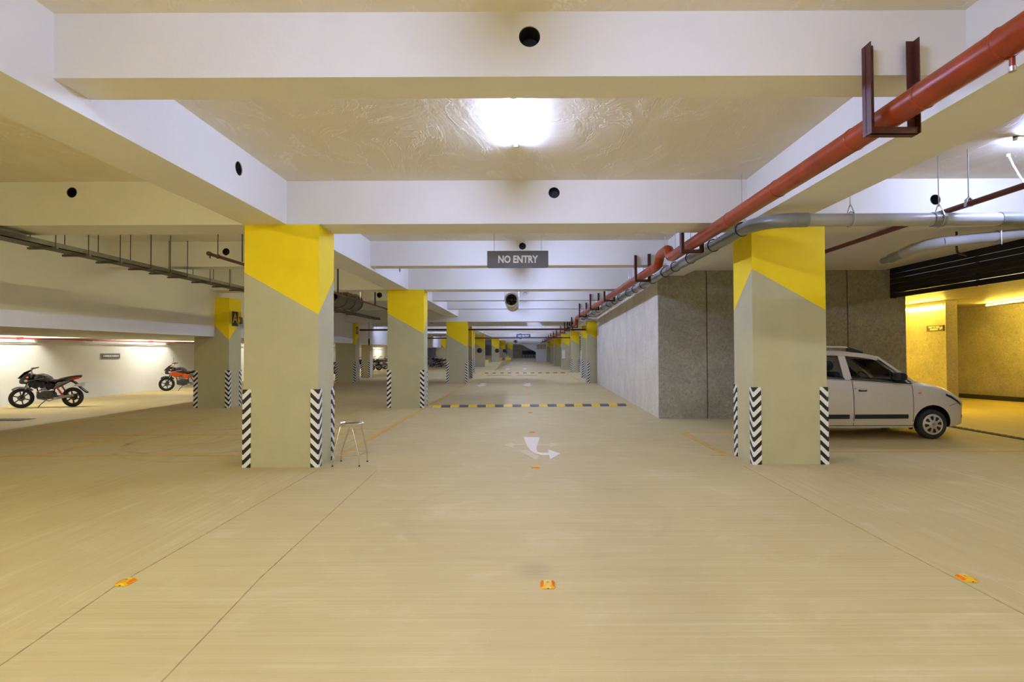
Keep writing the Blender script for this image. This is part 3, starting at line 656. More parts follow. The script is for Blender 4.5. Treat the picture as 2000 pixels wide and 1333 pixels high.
# jet fans
def jet_fan(x, y0, y1, z_, rr, label, ztop, cm='fan'):
    t = thing('jet_fan', label, 'fan', (x, y0, z_))
    L = y1 - y0
    mb = MB(); N = 28
    prof = [(rr * 0.86, 0.0), (rr, 0.0), (rr, L * 0.36), (rr, L), (rr * 0.86, L), (rr * 0.86, 0.0)]
    v = [];
    mb.lathe(prof[:-1] + [(rr * 0.86, 0.001)], (0, 0, 0), 'y', N, cap=False); mb.build('casing', cm, t)
    for q in (0.0, L * 0.33, L * 0.66, L - 0.02):
        MB().lathe([(rr, q), (rr + 0.025, q + 0.003), (rr + 0.025, q + 0.03), (rr, q + 0.033)], (0, 0, 0), 'y', N, cap=False).build('flange', 'tray' if cm == 'tray' else 'steel', t)
    MB().lathe([(rr * 0.85, L * 0.30), (0, L * 0.30 + 0.01)], (0, 0, 0), 'y', N).build('dark_bore', 'black', t)
    hub = MB().lathe([(0.0, 0.12), (rr * 0.22, 0.14), (rr * 0.26, 0.2), (rr * 0.26, 0.5)], (0, 0, 0), 'y', 16).build('hub', 'black', t)
    for k in range(5):
        a = 2 * math.pi * k / 5 + 0.3
        ca, sa = math.cos(a), math.sin(a)
        P = lambda rad, w_, yy: (rad * ca - w_ * sa, yy, rad * sa + w_ * ca)
        MB().hull_box([P(rr * .25, -.03, .22), P(rr * .25, .05, .32), P(rr * .25, .055, .325), P(rr * .25, -.025, .225)], [P(rr * .84, -.07, .2), P(rr * .84, .07, .32), P(rr * .84, .075, .325), P(rr * .84, -.065, .205)]).build('blade', 'steel', t)
    for q in (0.3, L - 0.3):
        for sx in (-1, 1):
            MB().box(sx * (rr + 0.012) - 0.01, sx * (rr + 0.012) + 0.01, q, q + 0.03, -0.02, ztop - z_).build('hanger_strap', 'steel', t)
    return t
jet_fan(-0.385, 17.5, 19.6, 3.27, 0.205, 'round jet fan hanging over the lane behind the NO ENTRY sign', 4.06)
jet_fan(-5.95, 16.9, 19.4, 3.36, 0.29, 'jet fan hanging in the bay behind the stool pillar', 4.06, 'tray')
jet_fan(-0.9, 60.5, 62.5, 2.72, 0.2, 'small distant jet fan over the lane before the staircase', 4.06)
hc = thing('pendant_plug', 'dark plug hanging on a thin wire before the white far band', 'plug', (-8.45, 30.2, 2.0))
MB().tube([(0, 0, 0.35), (0, 0, 2.05)], 0.012, 6).build('cord', 'black', hc); MB().lathe([(0.0, 0.0), (0.035, 0.03), (0.05, 0.2), (0.03, 0.36), (0, 0.38)], (0, 0, 0), 'z', 10).build('plug', 'black', hc)

# ================================================================= SIGNS
def rounded(x0, x1, z0, z1, rad, bottom_only=True):
    pts = []
    for cx, cz, a in ((x1 - rad, z0 + rad, -90), (x1 - rad, z1 - rad, 0), (x0 + rad, z1 - rad, 90), (x0 + rad, z0 + rad, 180)):
        if bottom_only and a in (0, 90): pts.append((x1 if a == 0 else x0, z1)); continue
        pts += [(cx + rad * math.cos(math.radians(a + 90 * k / 4)), cz + rad * math.sin(math.radians(a + 90 * k / 4))) for k in range(5)]
    return pts
s1 = thing('hanging_sign', 'grey hanging sign reading NO ENTRY over the lane, large one in front', 'sign', (-0.09, 8.75, 3.085), 0, 'hanging lane signs')
MB().prism(rounded(-0.485, 0.485, -0.135, 0.135, 0.03), -0.012, 0.012, 'y').build('sign_panel', 'sign_grey', s1)
text_mesh('NO ENTRY', 0.158, 'letter', s1, (0.0, -0.0135, -0.005), bold=0.005, sx=0.80)
for x in (-0.375, 0.375): MB().tube([(x, 0, 0.13), (x, 0, 0.98)], 0.005, 6).build('hanger_rod', 'steel', s1)
s2 = thing('hanging_sign', 'small distant blue hanging sign reading NO ENTRY far down the lane', 'sign', (-0.02, 39.5, 2.74), 0, 'hanging lane signs')
MB().prism(rounded(-0.5, 0.5, -0.15, 0.15, 0.04, False), -0.012, 0.012, 'y').build('sign_panel', 'sign_blue', s2)
MB().lathe([(0.2, -0.02), (0.2, -0.014), (0, -0.014)], (-0.22, 0, -0.02), 'y', 20).build('round_plate', 'sign_blue', s2)
text_mesh('NO ENTRY', 0.19, 'letter', s2, (0.0, -0.026, -0.01), bold=0.008, sx=0.84)
for x in (-0.37, 0.37): MB().tube([(x, 0, 0.14), (x, 0, 1.33)], 0.006, 6).build('hanger_rod', 'steel', s2)
s3 = thing('wall_sign', 'small grey wall sign reading 2 WHEELER PARKING behind the motorcycles', 'sign', (-15.985, 21.4, 1.51), math.pi / 2)
MB().box(-0.47, 0.47, -0.02, 0.0, -0.09, 0.09).build('sign_panel', 'sign_grey', s3)
MB().box(-0.485, 0.485, -0.014, 0.0, -0.105, 0.105).build('sign_border', 'fan', s3)
text_mesh('2 WHEELER PARKING', 0.10, 'letter', s3, (0, -0.022, 0), bold=0.005, sx=0.84)
s4 = thing('wall_sign', 'small wall sign reading WAY TO 2ND BASEMENT on the golden ramp wall', 'sign', (12.055, 16.18, 2.255), -math.pi / 2)
MB().box(-0.33, 0.33, -0.02, 0.012, -0.085, 0.085).build('sign_panel', 'tray', s4)
text_mesh('WAY TO 2ND\nBASEMENT', 0.068, 'letter', s4, (-0.03, -0.022, 0), bold=0.003)
MB().prism([(0.19, 0.02), (0.25, 0.02), (0.25, 0.05), (0.30, 0.005), (0.25, -0.04), (0.25, -0.01), (0.22, -0.01), (0.22, -0.05), (0.19, -0.05)], -0.023, -0.019, 'y').build('arrow', 'letter', s4)

# ================================================================= LOUVRE, DRAINS, BUMPS, STUDS
lv = thing('louvre_screen', 'black slatted screen hanging above the ramp opening', 'louvre', (8.86, 3.6, 2.87))
MB().box(-0.02, 0.05, 0, 9.69, 0.68, 0.74).build('top_rail', 'louvre', lv)
for k in range(6):
    z0 = 0.0 + k * 0.116
    MB().prism([(-0.035, z0), (-0.015, z0), (0.035, z0 + 0.10), (-0.035, z0 + 0.105)], 0, 9.69, 'y').build('slat', 'louvre', lv)
for y in (0.0, 2.4, 4.8, 7.2, 9.63): MB().box(0.036, 0.07, y, y + 0.05, 0, 0.70).build('post', 'louvre', lv)
dr = thing('floor_drain', 'long dark slot drain across the ramp opening', 'drain', (9.02, 4.0, 0))
MB().box(-0.09, 0.09, 0, 9.2, 0.001, 0.012).build('frame', 'drain', dr)
for k in range(60): MB().box(-0.07, 0.07, 0.05 + k * 0.152, 0.13 + k * 0.152, 0.010, 0.018).build('grate_bar', 'drain', dr)
for x0, x1, y0, y1, lab in ((-2.52, -0.84, 37.55, 37.8, 'dark slot drain before the far speed bump, longer one'), (-0.49, 0.9, 37.4, 37.65, 'dark slot drain before the far speed bump, shorter one'),
                            (-13.4, -12.1, 13.3, 13.75, 'dark square floor grate near the black motorcycle')):
    t = thing('floor_drain', lab, 'drain', ((x0 + x1) / 2, (y0 + y1) / 2, 0)); hx, hy = (x1 - x0) / 2, (y1 - y0) / 2
    MB().box(-hx, hx, -hy, hy, 0.001, 0.008).build('frame', 'drain', t)
    for k in range(8): MB().box(-hx + 0.04 + k * (2 * hx - 0.08) / 8, -hx + 0.04 + (k + 0.6) * (2 * hx - 0.08) / 8, -hy + 0.03, hy - 0.03, 0.006, 0.014).build('grate_bar', 'drain', t)
def bump_mesh(wd, mat):
    pts = [(-0.20, 0.001), (-0.19, 0.012), (-0.10, 0.048), (-0.04, 0.056), (0.04, 0.056), (0.10, 0.048), (0.19, 0.012), (0.20, 0.001)]
    return MB().prism(pts, 0.006, wd - 0.006, 'x').mesh('bump_segment', mat)
def speed_bump(x0, y0, x1, y1, n, label):
    ang = math.atan2(y1 - y0, x1 - x0); L = math.hypot(x1 - x0, y1 - y0); wd = L / n
    t = thing('speed_bump', label, 'speed bump', (x0, y0, 0), ang)
    ms = [bump_mesh(wd, 'yellow_rub'), bump_mesh(wd, 'dark_rub')]
    rf = MB().hull_box([(-0.035, -0.150, 0.012), (0.035, -0.150, 0.012), (0.035, -0.12, 0.02), (-0.035, -0.12, 0.02)], [(-0.032, -0.146, 0.028), (0.032, -0.146, 0.028), (0.032, -0.115, 0.042), (-0.032, -0.115, 0.042)]).mesh('reflector', 'orange_refl')
    ec = MB().lathe([(0.05, -0.008), (0.05, 0.0), (0.0, 0.003)], (0, 0, 0), 'z', 8)
    for k in range(n):
        s = link('bump_segment', ms[k % 2], t, (k * wd, 0, 0))
        link('reflector', rf, s, (wd / 2, 0.0, 0))
speed_bump(-2.68, 16.32, 3.03, 16.56, 22, 'yellow and black rubber speed bump across the lane, nearer one')
speed_bump(-3.22, 41.4, 3.08, 41.7, 22, 'yellow and black rubber speed bump far down the lane')
for i, (x, y, z_, lab) in enumerate(((-5.25, 60, 0.43, 'short yellow and grey bump on the side ramp, outer one'), (-2.95, 66, 0.60, 'short yellow and grey bump on the side ramp, inner one'))):
    t = thing('speed_bump', lab, 'speed bump', (x, y, z_))
    for k in range(4):
        MB().prism([(-0.25, 0.0), (-0.15, 0.3), (0.15, 0.3), (0.25, 0.0)], k * 0.36, k * 0.36 + 0.35, 'x').build('bump_segment', 'dark_rub' if k == 1 else 'yellow_rub', t)
def stud_parts():
    hx, hy = 0.052, 0.062
    pts = lambda a, b: [(-a, -b + .02), (-a + .02, -b), (a - .02, -b), (a, -b + .02), (a, b - .02), (a - .02, b), (-a + .02, b), (-a, b - .02)]
    lo = [(x, y, 0.001) for x, y in pts(hx, hy)]; mid = [(x, y, 0.006) for x, y in pts(hx, hy)]; hi = [(x, y, 0.02) for x, y in pts(hx * 0.52, hy * 0.8)]
    b = MB().loft([lo, mid, hi]); b.smooth = False
    body = b.mesh('stud_body', 'yellow_stud')
    rfs = []
    for s in (-1, 1):
        q = [(s * hx * .93, -.042), (s * hx * .93, .042), (s * hx * .60, .042), (s * hx * .60, -.042)]
        zz = (0.0085, 0.0085, 0.019, 0.019)
        rfs.append(MB().hull_box([(x, y, z_ - 0.004) for (x, y), z_ in zip(q, zz)], [(x, y, z_ + 0.0012) for (x, y), z_ in zip(q, zz)]).mesh('reflector', 'orange_refl'))
    bolt = MB().lathe([(0.008, 0.018), (0.008, 0.023), (0.0, 0.025)], (0, 0.005, 0), 'z', 10).mesh('bolt', 'chrome')
    notch = MB().lathe([(0.016, 0.0), (0.016, 0.006), (0, 0.008)], (0, 0, 0), 'z', 12).mesh('notch', 'drain')
    return body, rfs, bolt, notch
SB = stud_parts()
def stud(x, y, rz, label):
    t = thing('road_stud', label, 'road stud', (x, y, 0), rz, 'yellow and orange road studs')
    link('stud_body', SB[0], t)
    for m in SB[1]: link('reflector', m, t)
    link('bolt', SB[2], t)
    o = link('notch', SB[3], t, (0, -0.047, 0.0075)); o.rotation_euler = (0.45, 0, 0)
stud(0.16, 3.86, 0, 'orange and yellow road stud in the middle of the bare front floor')
stud(-2.81, 3.93, 0, 'orange and yellow road stud on the front floor below the stool pillar side')
stud(3.12, 3.94, 0, 'orange and yellow road stud on the front floor on the car side')
for i, (x, y) in enumerate(((0.165, 7.75), (0.158, 11.13), (0.16, 14.65), (0.162, 18.13), (0.155, 21.5), (0.17, 25.1), (0.18, 29), (0.2, 32.6))):
    stud(x, y, math.pi / 2, ['road stud just in front of the white turn arrow', 'road stud just behind the white turn arrow', 'road stud between turn arrow and speed bump', 'first road stud behind the nearer speed bump', 'second road stud behind the nearer speed bump',
                'road stud just before the pair of lane arrows', 'road stud just past the pair of lane arrows', 'farthest visible road stud, near the slot drains'][i])
# striped ladder on the lit far pillar
ld = thing('ladder', 'black and white striped ladder standing off the brightly lit pillar', 'ladder', (4.44, 42.3, 0))
for x in (-0.09, 0.09): MB().box(x - 0.02, x + 0.02, -0.02, 0.02, 0, 3.0).build('rail', 'white', ld)
for k in range(8): MB().box(-0.12, 0.12, -0.03, 0.0, 1.75 + k * 0.16, 1.83 + k * 0.16).build('rung', 'black', ld)
for i, (x, y, z_) in enumerate(((-4.15, 52.0, 1.75), (-3.0, 62.0, 1.75), (-2.6, 75.0, 1.75))):
    m = thing('round_mirror', 'small black round mirror on a %s ramp pillar' % ('nearer', 'middle', 'farther')[i], 'mirror', (x, y - 0.1, z_))
    MB().lathe([(0.0, -0.12), (0.2, -0.06), (0.24, 0.0), (0.0, 0.04)], (0, 0, 0), 'y', 14).build('mirror_disc', 'black', m)
    MB().box(-0.03, 0.03, 0.0, 0.098, -0.03, 0.03).build('bracket_arm', 'black', m)

# ================================================================= STOOL
sx, sy = -2.5, 8.03
so = thing('stool', 'round chrome steel stool standing beside the big yellow pillar', 'stool', (sx, sy, 0))
MB().lathe([(0.150, 0.560), (0.166, 0.556), (0.172, 0.572), (0.172, 0.598), (0.165, 0.606), (0.158, 0.600), (0.150, 0.588), (0.0, 0.584)], (0, 0, 0), 'z', 32).build('seat', 'chrome', so)
MB().lathe([(0.146, 0.588), (0.146, 0.5895), (0.0, 0.590)], (0, 0, 0), 'z', 32).build('seat_top', 'seat_brown' if 'seat_brown' in M else 'tray', so)
FT = [(-0.215, -0.17), (0.165, -0.17), (0.185, 0.165), (-0.215, 0.20)]
TP = [(-0.135, -0.06), (0.045, -0.13), (0.125, 0.05), (-0.05, 0.13)]
kn = []
for (fx, fy), (tx, ty) in zip(FT, TP):
    k = (tx + (fx - tx) * 0.93, ty + (fy - ty) * 0.93, 0.155)
    kn.append(k)
    lg = MB().tube([(tx, ty, 0.565), k, (fx, fy, 0.008)], 0.0095, 10).build('leg', 'chrome', so)
    MB().lathe([(0.012, 0.0), (0.013, 0.02), (0.0, 0.022)], (fx, fy, 0), 'z', 10).build('foot_cap', 'black', lg)
for i in range(4):
    MB().tube([kn[i], kn[(i + 1) % 4]], 0.005, 8).build('stretcher', 'chrome', so)

# ================================================================= CAR
def silver_paint():
    t = NT('silver_car_paint'); n = t.noise(t.coords(), 90, 2)
    col = t.mix(t.ramp(n, 0.35, 0.65), (0.66, 0.61, 0.52, 1), (0.73, 0.68, 0.585, 1))
    t.b.inputs['Coat Weight'].default_value = 0.5; t.b.inputs['Coat Roughness'].default_value = 0.12
    return t.fin(col, 0.42, 0.35, 0.5)
M['silver'] = silver_paint()
def glass_mat():
    t = NT('tinted_car_glass'); tr = t.node('ShaderNodeBsdfTransparent'); tr.inputs[0].default_value = (0.84, 0.85, 0.83, 1)
    gl = t.node('ShaderNodeBsdfGlossy'); gl.inputs['Roughness'].default_value = 0.03; gl.inputs[0].default_value = (0.9, 0.92, 0.95, 1)
    fr = t.node('ShaderNodeFresnel'); fr.inputs[0].default_value = 1.5; mx = t.node('ShaderNodeMixShader')
    t.link(fr.outputs[0], mx.inputs[0]); t.link(tr.outputs[0], mx.inputs[1]); t.link(gl.outputs[0], mx.inputs[2]); t.link(mx.outputs[0], t.out.inputs[0])
    return t.m
M['glass'] = glass_mat()
M['tyre'] = simple('tyre_rubber', (0.022, 0.021, 0.020, 1), 0.75, 0, 0.25, 30, 0.2)
M['seat_cloth'] = simple('dark_seat_cloth', (0.05, 0.055, 0.085, 1), 0.8, 0, 0.15, 20)
M['wheel_cover'] = simple('silver_wheel_cover', (0.55, 0.52, 0.47, 1), 0.35, 0.3, 0.06, 20)
M['lamp_clear'] = simple('headlamp_clear', (0.72, 0.70, 0.62, 1), 0.12, 0.2, 0.1, 30)
M['lamp_orange'] = simple('orange_lamp', (0.75, 0.16, 0.02, 1), 0.25, 0, 0.08, 30)
M['lamp_red'] = simple('red_lamp', (0.70, 0.07, 0.015, 1), 0.25, 0, 0.08, 30)
def lerp(tab, x):
    if x <= tab[0][0]: return tab[0][1]
    for (a, va), (b, vb) in zip(tab, tab[1:]):
        if x <= b: return va + (vb - va) * (x - a) / (b - a)
    return tab[-1][1]
WX = [(-2.86, .60), (-2.80, .68), (-2.6, .735), (-2.0, .742), (0, .742), (.2, .735), (.38, .715), (.52, .68), (.62, .62), (.70, .52), (.75, .38)]
PZ = [(.2, .93), (.3, .972), (.42, .99), (.55, 1.0), (.75, .996), (.9, .975), (1.0, .95), (1.13, .905)]
TX = [(-2.86, .95), (-2.8, 1.10), (-2.0, 1.135), (-1.43, 1.105), (-.36, 1.02), (-.22, 1.045), (0, .995), (.227, .935), (.40, .845), (.54, .755), (.64, .665), (.71, .59), (.75, .54)]
BX = [(-2.86, .30), (-2.6, .24), (-.5, .20), (.3, .20), (.75, .27)]
def hw(x, z): return lerp(WX, x) * lerp(PZ, z)
car = thing('car', 'silver hatchback car parked behind the big pillar with yellow light on its nose', 'car', (7.45, 10.83, 0))
st = [-2.86, -2.83, -2.8, -2.7, -2.6, -2.4, -2.2, -2.0, -1.8, -1.6, -1.43, -1.2, -1.0, -.8, -.6, -.45, -.36, -.29, -.22, -.1, 0, .1, .2, .28, .35, .42, .48, .54, .6, .65, .69, .72, .75]
TT = [0, .03, .12, .25, .4, .55, .7, .82, .91, .965, 1.0]
rings = []
for x in st:
    zb, zt = lerp(BX, x), lerp(TX, x); side = []
    for t_ in TT:
        z = zb + (zt - zb) * t_; y = hw(x, z) * (.97 if t_ == .965 else .915 if t_ == 1.0 else .96 if t_ == 0 else 1)
        side.append((x, y, z))
    cr = .02 if x < -.3 or x > .6 else .035
    ring = [(x, -y, z) for (x, y, z) in side] + [(x, -side[-1][1] * .5, zt + cr * .8), (x, 0, zt + cr), (x, side[-1][1] * .5, zt + cr * .8)] + side[::-1]
    rings.append(ring)
body = MB().loft(rings).build('body_shell', ['silver', 'black'], car)
cut = MB()
for wx in (0, -2.4):
    for s in (-1, 1):
        cut.prism([(wx + .345 * math.cos(2 * math.pi * i / 36), .275 + .345 * math.sin(2 * math.pi * i / 36)) for i in range(36)], s * .45, s * .95, 'y')
cu_o = cut.build('wheel_arch_cutter', 'black')
bm_ = body.modifiers.new('b', 'BOOLEAN'); bm_.operation = 'DIFFERENCE'; bm_.solver = 'EXACT'; bm_.object = cu_o; bm_.material_mode = 'TRANSFER'
cu_o.location = car.location; bpy.context.view_layer.update()
dg = bpy.context.evaluated_depsgraph_get(); me = bpy.data.meshes.new_from_object(body.evaluated_get(dg))
body.modifiers.clear(); body.data = me; bpy.data.objects.remove(cu_o)
me.polygons.foreach_set('use_smooth', [True] * len(me.polygons)); me.set_sharp_from_angle(angle=math.radians(30))
def patch(name, mat, lowf, highf, x0, x1, off, nx=16, nz=8, side=-1, parent=car, skirt=.012, slant=0.0):
    """panel that follows the body side, raised by off; lowf/highf: z limits at x; slant moves the upper edge along x"""
    P = []; Q = []
    for j in range(nz + 1):
        for i in range(nx + 1):
            x = x0 + (x1 - x0) * i / nx; lo, hi = lowf(x), highf(x); z = lo + (hi - lo) * j / nz
            xx = x + slant * (j / nz)
            y = hw(xx, z); P.append((xx, side * (y + off), z)); Q.append((xx, side * (y + off - skirt), z))
    n = nx + 1; fs = [(j * n + i, j * n + i + 1, (j + 1) * n + i + 1, (j + 1) * n + i) for j in range(nz) for i in range(nx)]
    m = len(P); bd = [i for i in range(n)] + [j * n + nx for j in range(1, nz + 1)] + [nz * n + i for i in range(nx - 1, -1, -1)] + [j * n for j in range(nz - 1, 0, -1)]
    fs += [(bd[i], bd[(i + 1) % len(bd)], m + bd[(i + 1) % len(bd)], m + bd[i]) for i in range(len(bd))]
    mb = MB(); mb.add(P + Q, fs); mb.smooth = True
    return mb.build(name, mat, parent)
for s in (-1, 1):
    tp = lambda x: lerp(TX, x) - .045
    patch('door_gap_shade', 'black', lambda x: .235, lambda x: lerp(TX, x) - .04, -2.28, -.352, .0015, side=s)  # black sheet under the doors stands for shade in the shut lines
    fd = patch('front_door', 'silver', lambda x: .25, tp, -1.436, -.366, .006, side=s, slant=0.0)
    rd = patch('rear_door', 'silver', lambda x: .25 if x > -2.05 else .25 + (-2.05 - x) * 1.6, tp, -2.27, -1.449, .006, side=s)
    patch('door_moulding', 'black', lambda x: .375, lambda x: .452 + .0 * x, -1.425, -.46, .022, 12, 2, s, fd, .02)
    patch('door_moulding', 'black', lambda x: .375, lambda x: .452, -2.03, -1.53, .022, 8, 2, s, rd, .02)
    patch('sill', 'silver', lambda x: .205, lambda x: .238, -2.02, -.37, .010, 10, 2, s, car, .03)
    for xh, par in ((-1.27, fd), (-2.06, rd)):
        patch('handle_recess', 'black', lambda x: .868, lambda x: .905, xh - .075, xh + .075, .0075, 6, 2, s, par, .004)
        z_ = .912; y_ = hw(xh, z_) + .026
        MB().ball((xh, s * y_, z_), .09, .022, .022).build('door_handle', 'wheel_cover', par)
    MB().lathe([(.016, 0), (.016, .004), (0, .005)], (0, 0, 0), 'y', 12).move(lambda p: (p.x - 1.40, s * (hw(-1.4, .925) + .006 + p.y), p.z + .925)).build('key_lock', 'steel', fd)
    patch('headlamp', 'lamp_clear', lambda x: lerp([(.22, .83), (.36, .775), (.62, .60)], x), lambda x: lerp([(.22, .87), (.62, .665)], x), .24, .64, .008, 10, 4, s, car, .02)
    patch('headlamp_bezel', 'black', lambda x: lerp([(.22, .80), (.36, .735), (.62, .585)], x), lambda x: lerp([(.22, .835), (.36, .78), (.62, .61)], x), .25, .56, .009, 10, 2, s, car, .02)
    patch('bumper_gap', 'black', lambda x: lerp([(.30, .595), (.48, .655), (.62, .585)], x) - .004, lambda x: lerp([(.30, .595), (.48, .655), (.62, .585)], x) + .003, .31, .62, .0015, 10, 1, s, car, .004)
    patch('fog_recess', 'black', lambda x: .37, lambda x: .43, .60, .66, .004, 4, 2, s, car, .004)
    ind = MB().ball((-.235, s * (hw(-.235, .845) + .002), .845), .036, .010, .017).build('side_indicator', 'lamp_orange', car)
    patch('mud_flap', 'black', lambda x: .17, lambda x: .40, -.37, -.335, -.02, 2, 4, s, car, .05)
# wheels
for wx in (0, -2.4):
    for s in (-1, 1):
        y0 = s * .655
        wl = MB().lathe([(.185, -.07), (.205, -.078), (.245, -.078), (.262, -.06), (.266, -.03), (.266, .03), (.262, .06), (.245, .078), (.205, .078), (.185, .07), (.185, -.07)], (wx, y0, .266), 'y', 40, cap=False).build('wheel', 'tyre', car)
        MB().lathe([(.19, .04), (.192, .066), (.182, .074), (.17, .068), (.15, .076), (.06, .084), (.045, .09), (0, .092)], (0, 0, 0), 'y', 40).move(lambda p: (wx + p.x, y0 + s * p.y, .266 + p.z)).build('wheel_cover', 'wheel_cover', wl)
        for k in range(8):
            a = 2 * math.pi * (k + .2) / 8
            q = [(.080, -.20), (.148, -.27), (.155, 0), (.148, .27), (.080, .20)]
            lo = [(wx + r_ * math.cos(a + da * .85), y0 + s * .0835 if r_ < .1 else y0 + s * .078, .266 + r_ * math.sin(a + da * .85)) for r_, da in q]
            MB().add(lo + [(x, y + s * .003, z) for x, y, z in lo], [(0, 1, 2, 3, 4), (9, 8, 7, 6, 5)] + [(i, (i + 1) % 5, 5 + (i + 1) % 5, 5 + i) for i in range(5)]).build('cover_slot', 'black', wl)
        MB().lathe([(.03, 0), (.03, .004), (0, .006)], (0, 0, 0), 'y', 16).move(lambda p: (wx + p.x, y0 + s * (.091 + p.y), .266 + p.z)).build('centre_cap', 'steel', wl)
# cabin
yo = lambda z: .668 - (z - 1.03) * .215
RZ = [(-2.72, 1.50), (-2.64, 1.56), (-2.3, 1.615), (-1.9, 1.632), (-1.5, 1.618), (-1.2, 1.588), (-1.0, 1.553), (-.90, 1.522)]
rg = []
for x, z in RZ:
    rg.append([(x, -.545, z - .075), (x, -.565, z - .055), (x, -.545, z - .02), (x, -.40, z), (x, 0, z + .012), (x, .40, z), (x, .545, z - .02), (x, .565, z - .055), (x, .545, z - .075)])
MB().loft(rg).build('roof', 'silver', car)
for s in (-1, 1):
    def pil(name, q, mat='silver', th=.05):
        lo = [(x, s * yo(z), z) for x, z in q]; hi = [(x, s * (yo(z) - th), z) for x, z in q]
        return MB().hull_box(lo, hi).build(name, mat, car)
    pil('front_pillar', [(-.36, .985), (-.215, 1.0), (-.885, 1.515), (-1.02, 1.515)])
    pil('middle_pillar', [(-1.56, 1.075), (-1.415, 1.06), (-1.50, 1.56), (-1.63, 1.57)])
    pil('rear_quarter', [(-2.30, 1.09), (-2.16, 1.09), (-2.20, 1.57), (-2.32, 1.57)])
    pil('rear_pillar', [(-2.82, 1.06), (-2.62, 1.09), (-2.56, 1.54), (-2.68, 1.49)])
    MB().loft([[(x, s * (.575), z - .10), (x, s * .585, z - .06), (x, s * .555, z - .03), (x, s * .53, z - .09)] for x, z in RZ]).build('roof_side_beam', 'silver', car)
    def pane(name, q, mat='glass', d=.012, th=.005):
        n = len(q)
        v = [(x, s * (yo(z) - d), z) for x, z in q] + [(x, s * (yo(z) - d - th), z) for x, z in q]
        return MB().add(v, [tuple(range(n)), tuple(range(2 * n - 1, n - 1, -1))] + [(i, (i + 1) % n, n + (i + 1) % n, n + i) for i in range(n)]).build(name, mat, car)
    fwin = pane('front_side_window', [(-1.45, 1.05), (-.30, .985), (-.93, 1.50), (-1.05, 1.53), (-1.53, 1.57)])
    pane('rear_side_window', [(-2.2, 1.08), (-1.53, 1.06), (-1.6, 1.57), (-2.22, 1.58)])
    pane('quarter_window', [(-2.7, 1.09), (-2.28, 1.08), (-2.3, 1.57), (-2.6, 1.53)])
    pane('mirror_base', [(-.62, 1.05), (-.315, 1.015), (-.62, 1.235)], 'black', .002, .02)
    pane('window_bar', [(-.70, 1.05), (-.675, 1.05), (-.70, 1.36), (-.725, 1.38)], 'black', .004, .015)
    pane('visor_strip', [(-1.52, 1.515), (-1.05, 1.485), (-.95, 1.45), (-.90, 1.475), (-1.03, 1.525), (-1.53, 1.56)], 'black', .0, .008)
    pane('front_trim', [(-.95, 1.45), (-.36, 1.015), (-.33, 1.03), (-.90, 1.475)], 'black', .0, .008)
    pane('belt_trim', [(-1.45, 1.075), (-.33, .99), (-.33, 1.012), (-1.45, 1.098)], 'black', -.004, .012)
    pane('belt_trim', [(-2.22, 1.098), (-1.55, 1.08), (-1.55, 1.103), (-2.22, 1.12)], 'black', -.004, .012)
    pane('visor_strip', [(-2.2, 1.53), (-1.62, 1.52), (-1.62, 1.56), (-2.2, 1.57)], 'black', .0, .008)
    mr = MB().loft([[(x, s * (.685 + y), z) for y, z in q] for x, q in ((-.72, [(.03, 1.10), (.17, 1.10), (.17, 1.19), (.03, 1.19)]), (-.69, [(.02, 1.075), (.20, 1.075), (.20, 1.215), (.02, 1.215)]), (-.60, [(.02, 1.07), (.20, 1.07), (.20, 1.215), (.02, 1.215)]), (-.52, [(.03, 1.09), (.15, 1.09), (.15, 1.17), (.03, 1.17)]))]).build('wing_mirror', 'black', car, bevel=.012)
    MB().bar((-.58, s * .64, 1.09), (-.60, s * .72, 1.10), .06, .03).build('mirror_arm', 'black', mr)
    MB().tube([(-2.45, s * .50, 1.645), (-2.3, s * .50, 1.675), (-1.9, s * .50, 1.692), (-1.5, s * .50, 1.682), (-1.40, s * .50, 1.672)], .017, 10).build('roof_rail', 'silver', car)
    MB().hull_box([(-1.42, s * .485, 1.60), (-1.42, s * .515, 1.60), (-1.42, s * .515, 1.69), (-1.42, s * .485, 1.69)], [(-1.12, s * .49, 1.565), (-1.12, s * .51, 1.565), (-1.12, s * .51, 1.592), (-1.12, s * .49, 1.592)]).build('rail_foot', 'black', car)
    seat = MB().loft([[(-1.62, s * .16, .8), (-1.42, s * .16, .8), (-1.42, s * .56, .8), (-1.62, s * .56, .8)], [(-1.70, s * .17, 1.22), (-1.57, s * .17, 1.22), (-1.57, s * .52, 1.22), (-1.70, s * .52, 1.22)]]).build('front_seat', 'seat_cloth', car, bevel=.03)
    MB().ball((-1.68, s * .345, 1.33), .06, .13, .10).build('headrest', 'seat_cloth', seat)
    for sx_ in (-.05, .05): MB().tube([(-1.66, s * .345 + sx_, 1.2), (-1.675, s * .345 + sx_, 1.28)], .007, 6).build('headrest_post', 'steel', seat)
MB().hull_box([(-2.45, -.56, .8), (-2.25, -.56, .8), (-2.25, .56, .8), (-2.45, .56, .8)], [(-2.52, -.5, 1.22), (-2.40, -.5, 1.22), (-2.40, .5, 1.22), (-2.52, .5, 1.22)]).build('rear_seat', 'seat_cloth', car, bevel=.03)
v = [(-.235, -.60, 1.045), (-.235, .60, 1.045), (-.905, .525, 1.515), (-.905, -.525, 1.515)]
MB().add(v + [(x - .006, y, z - .006) for x, y, z in v], [(0, 1, 2, 3), (7, 6, 5, 4), (0, 1, 5, 4), (1, 2, 6, 5), (2, 3, 7, 6), (3, 0, 4, 7)]).build('windscreen', 'glass', car)
v = [(-2.80, -.58, 1.10), (-2.80, .58, 1.10), (-2.68, .50, 1.50), (-2.68, -.50, 1.50)]
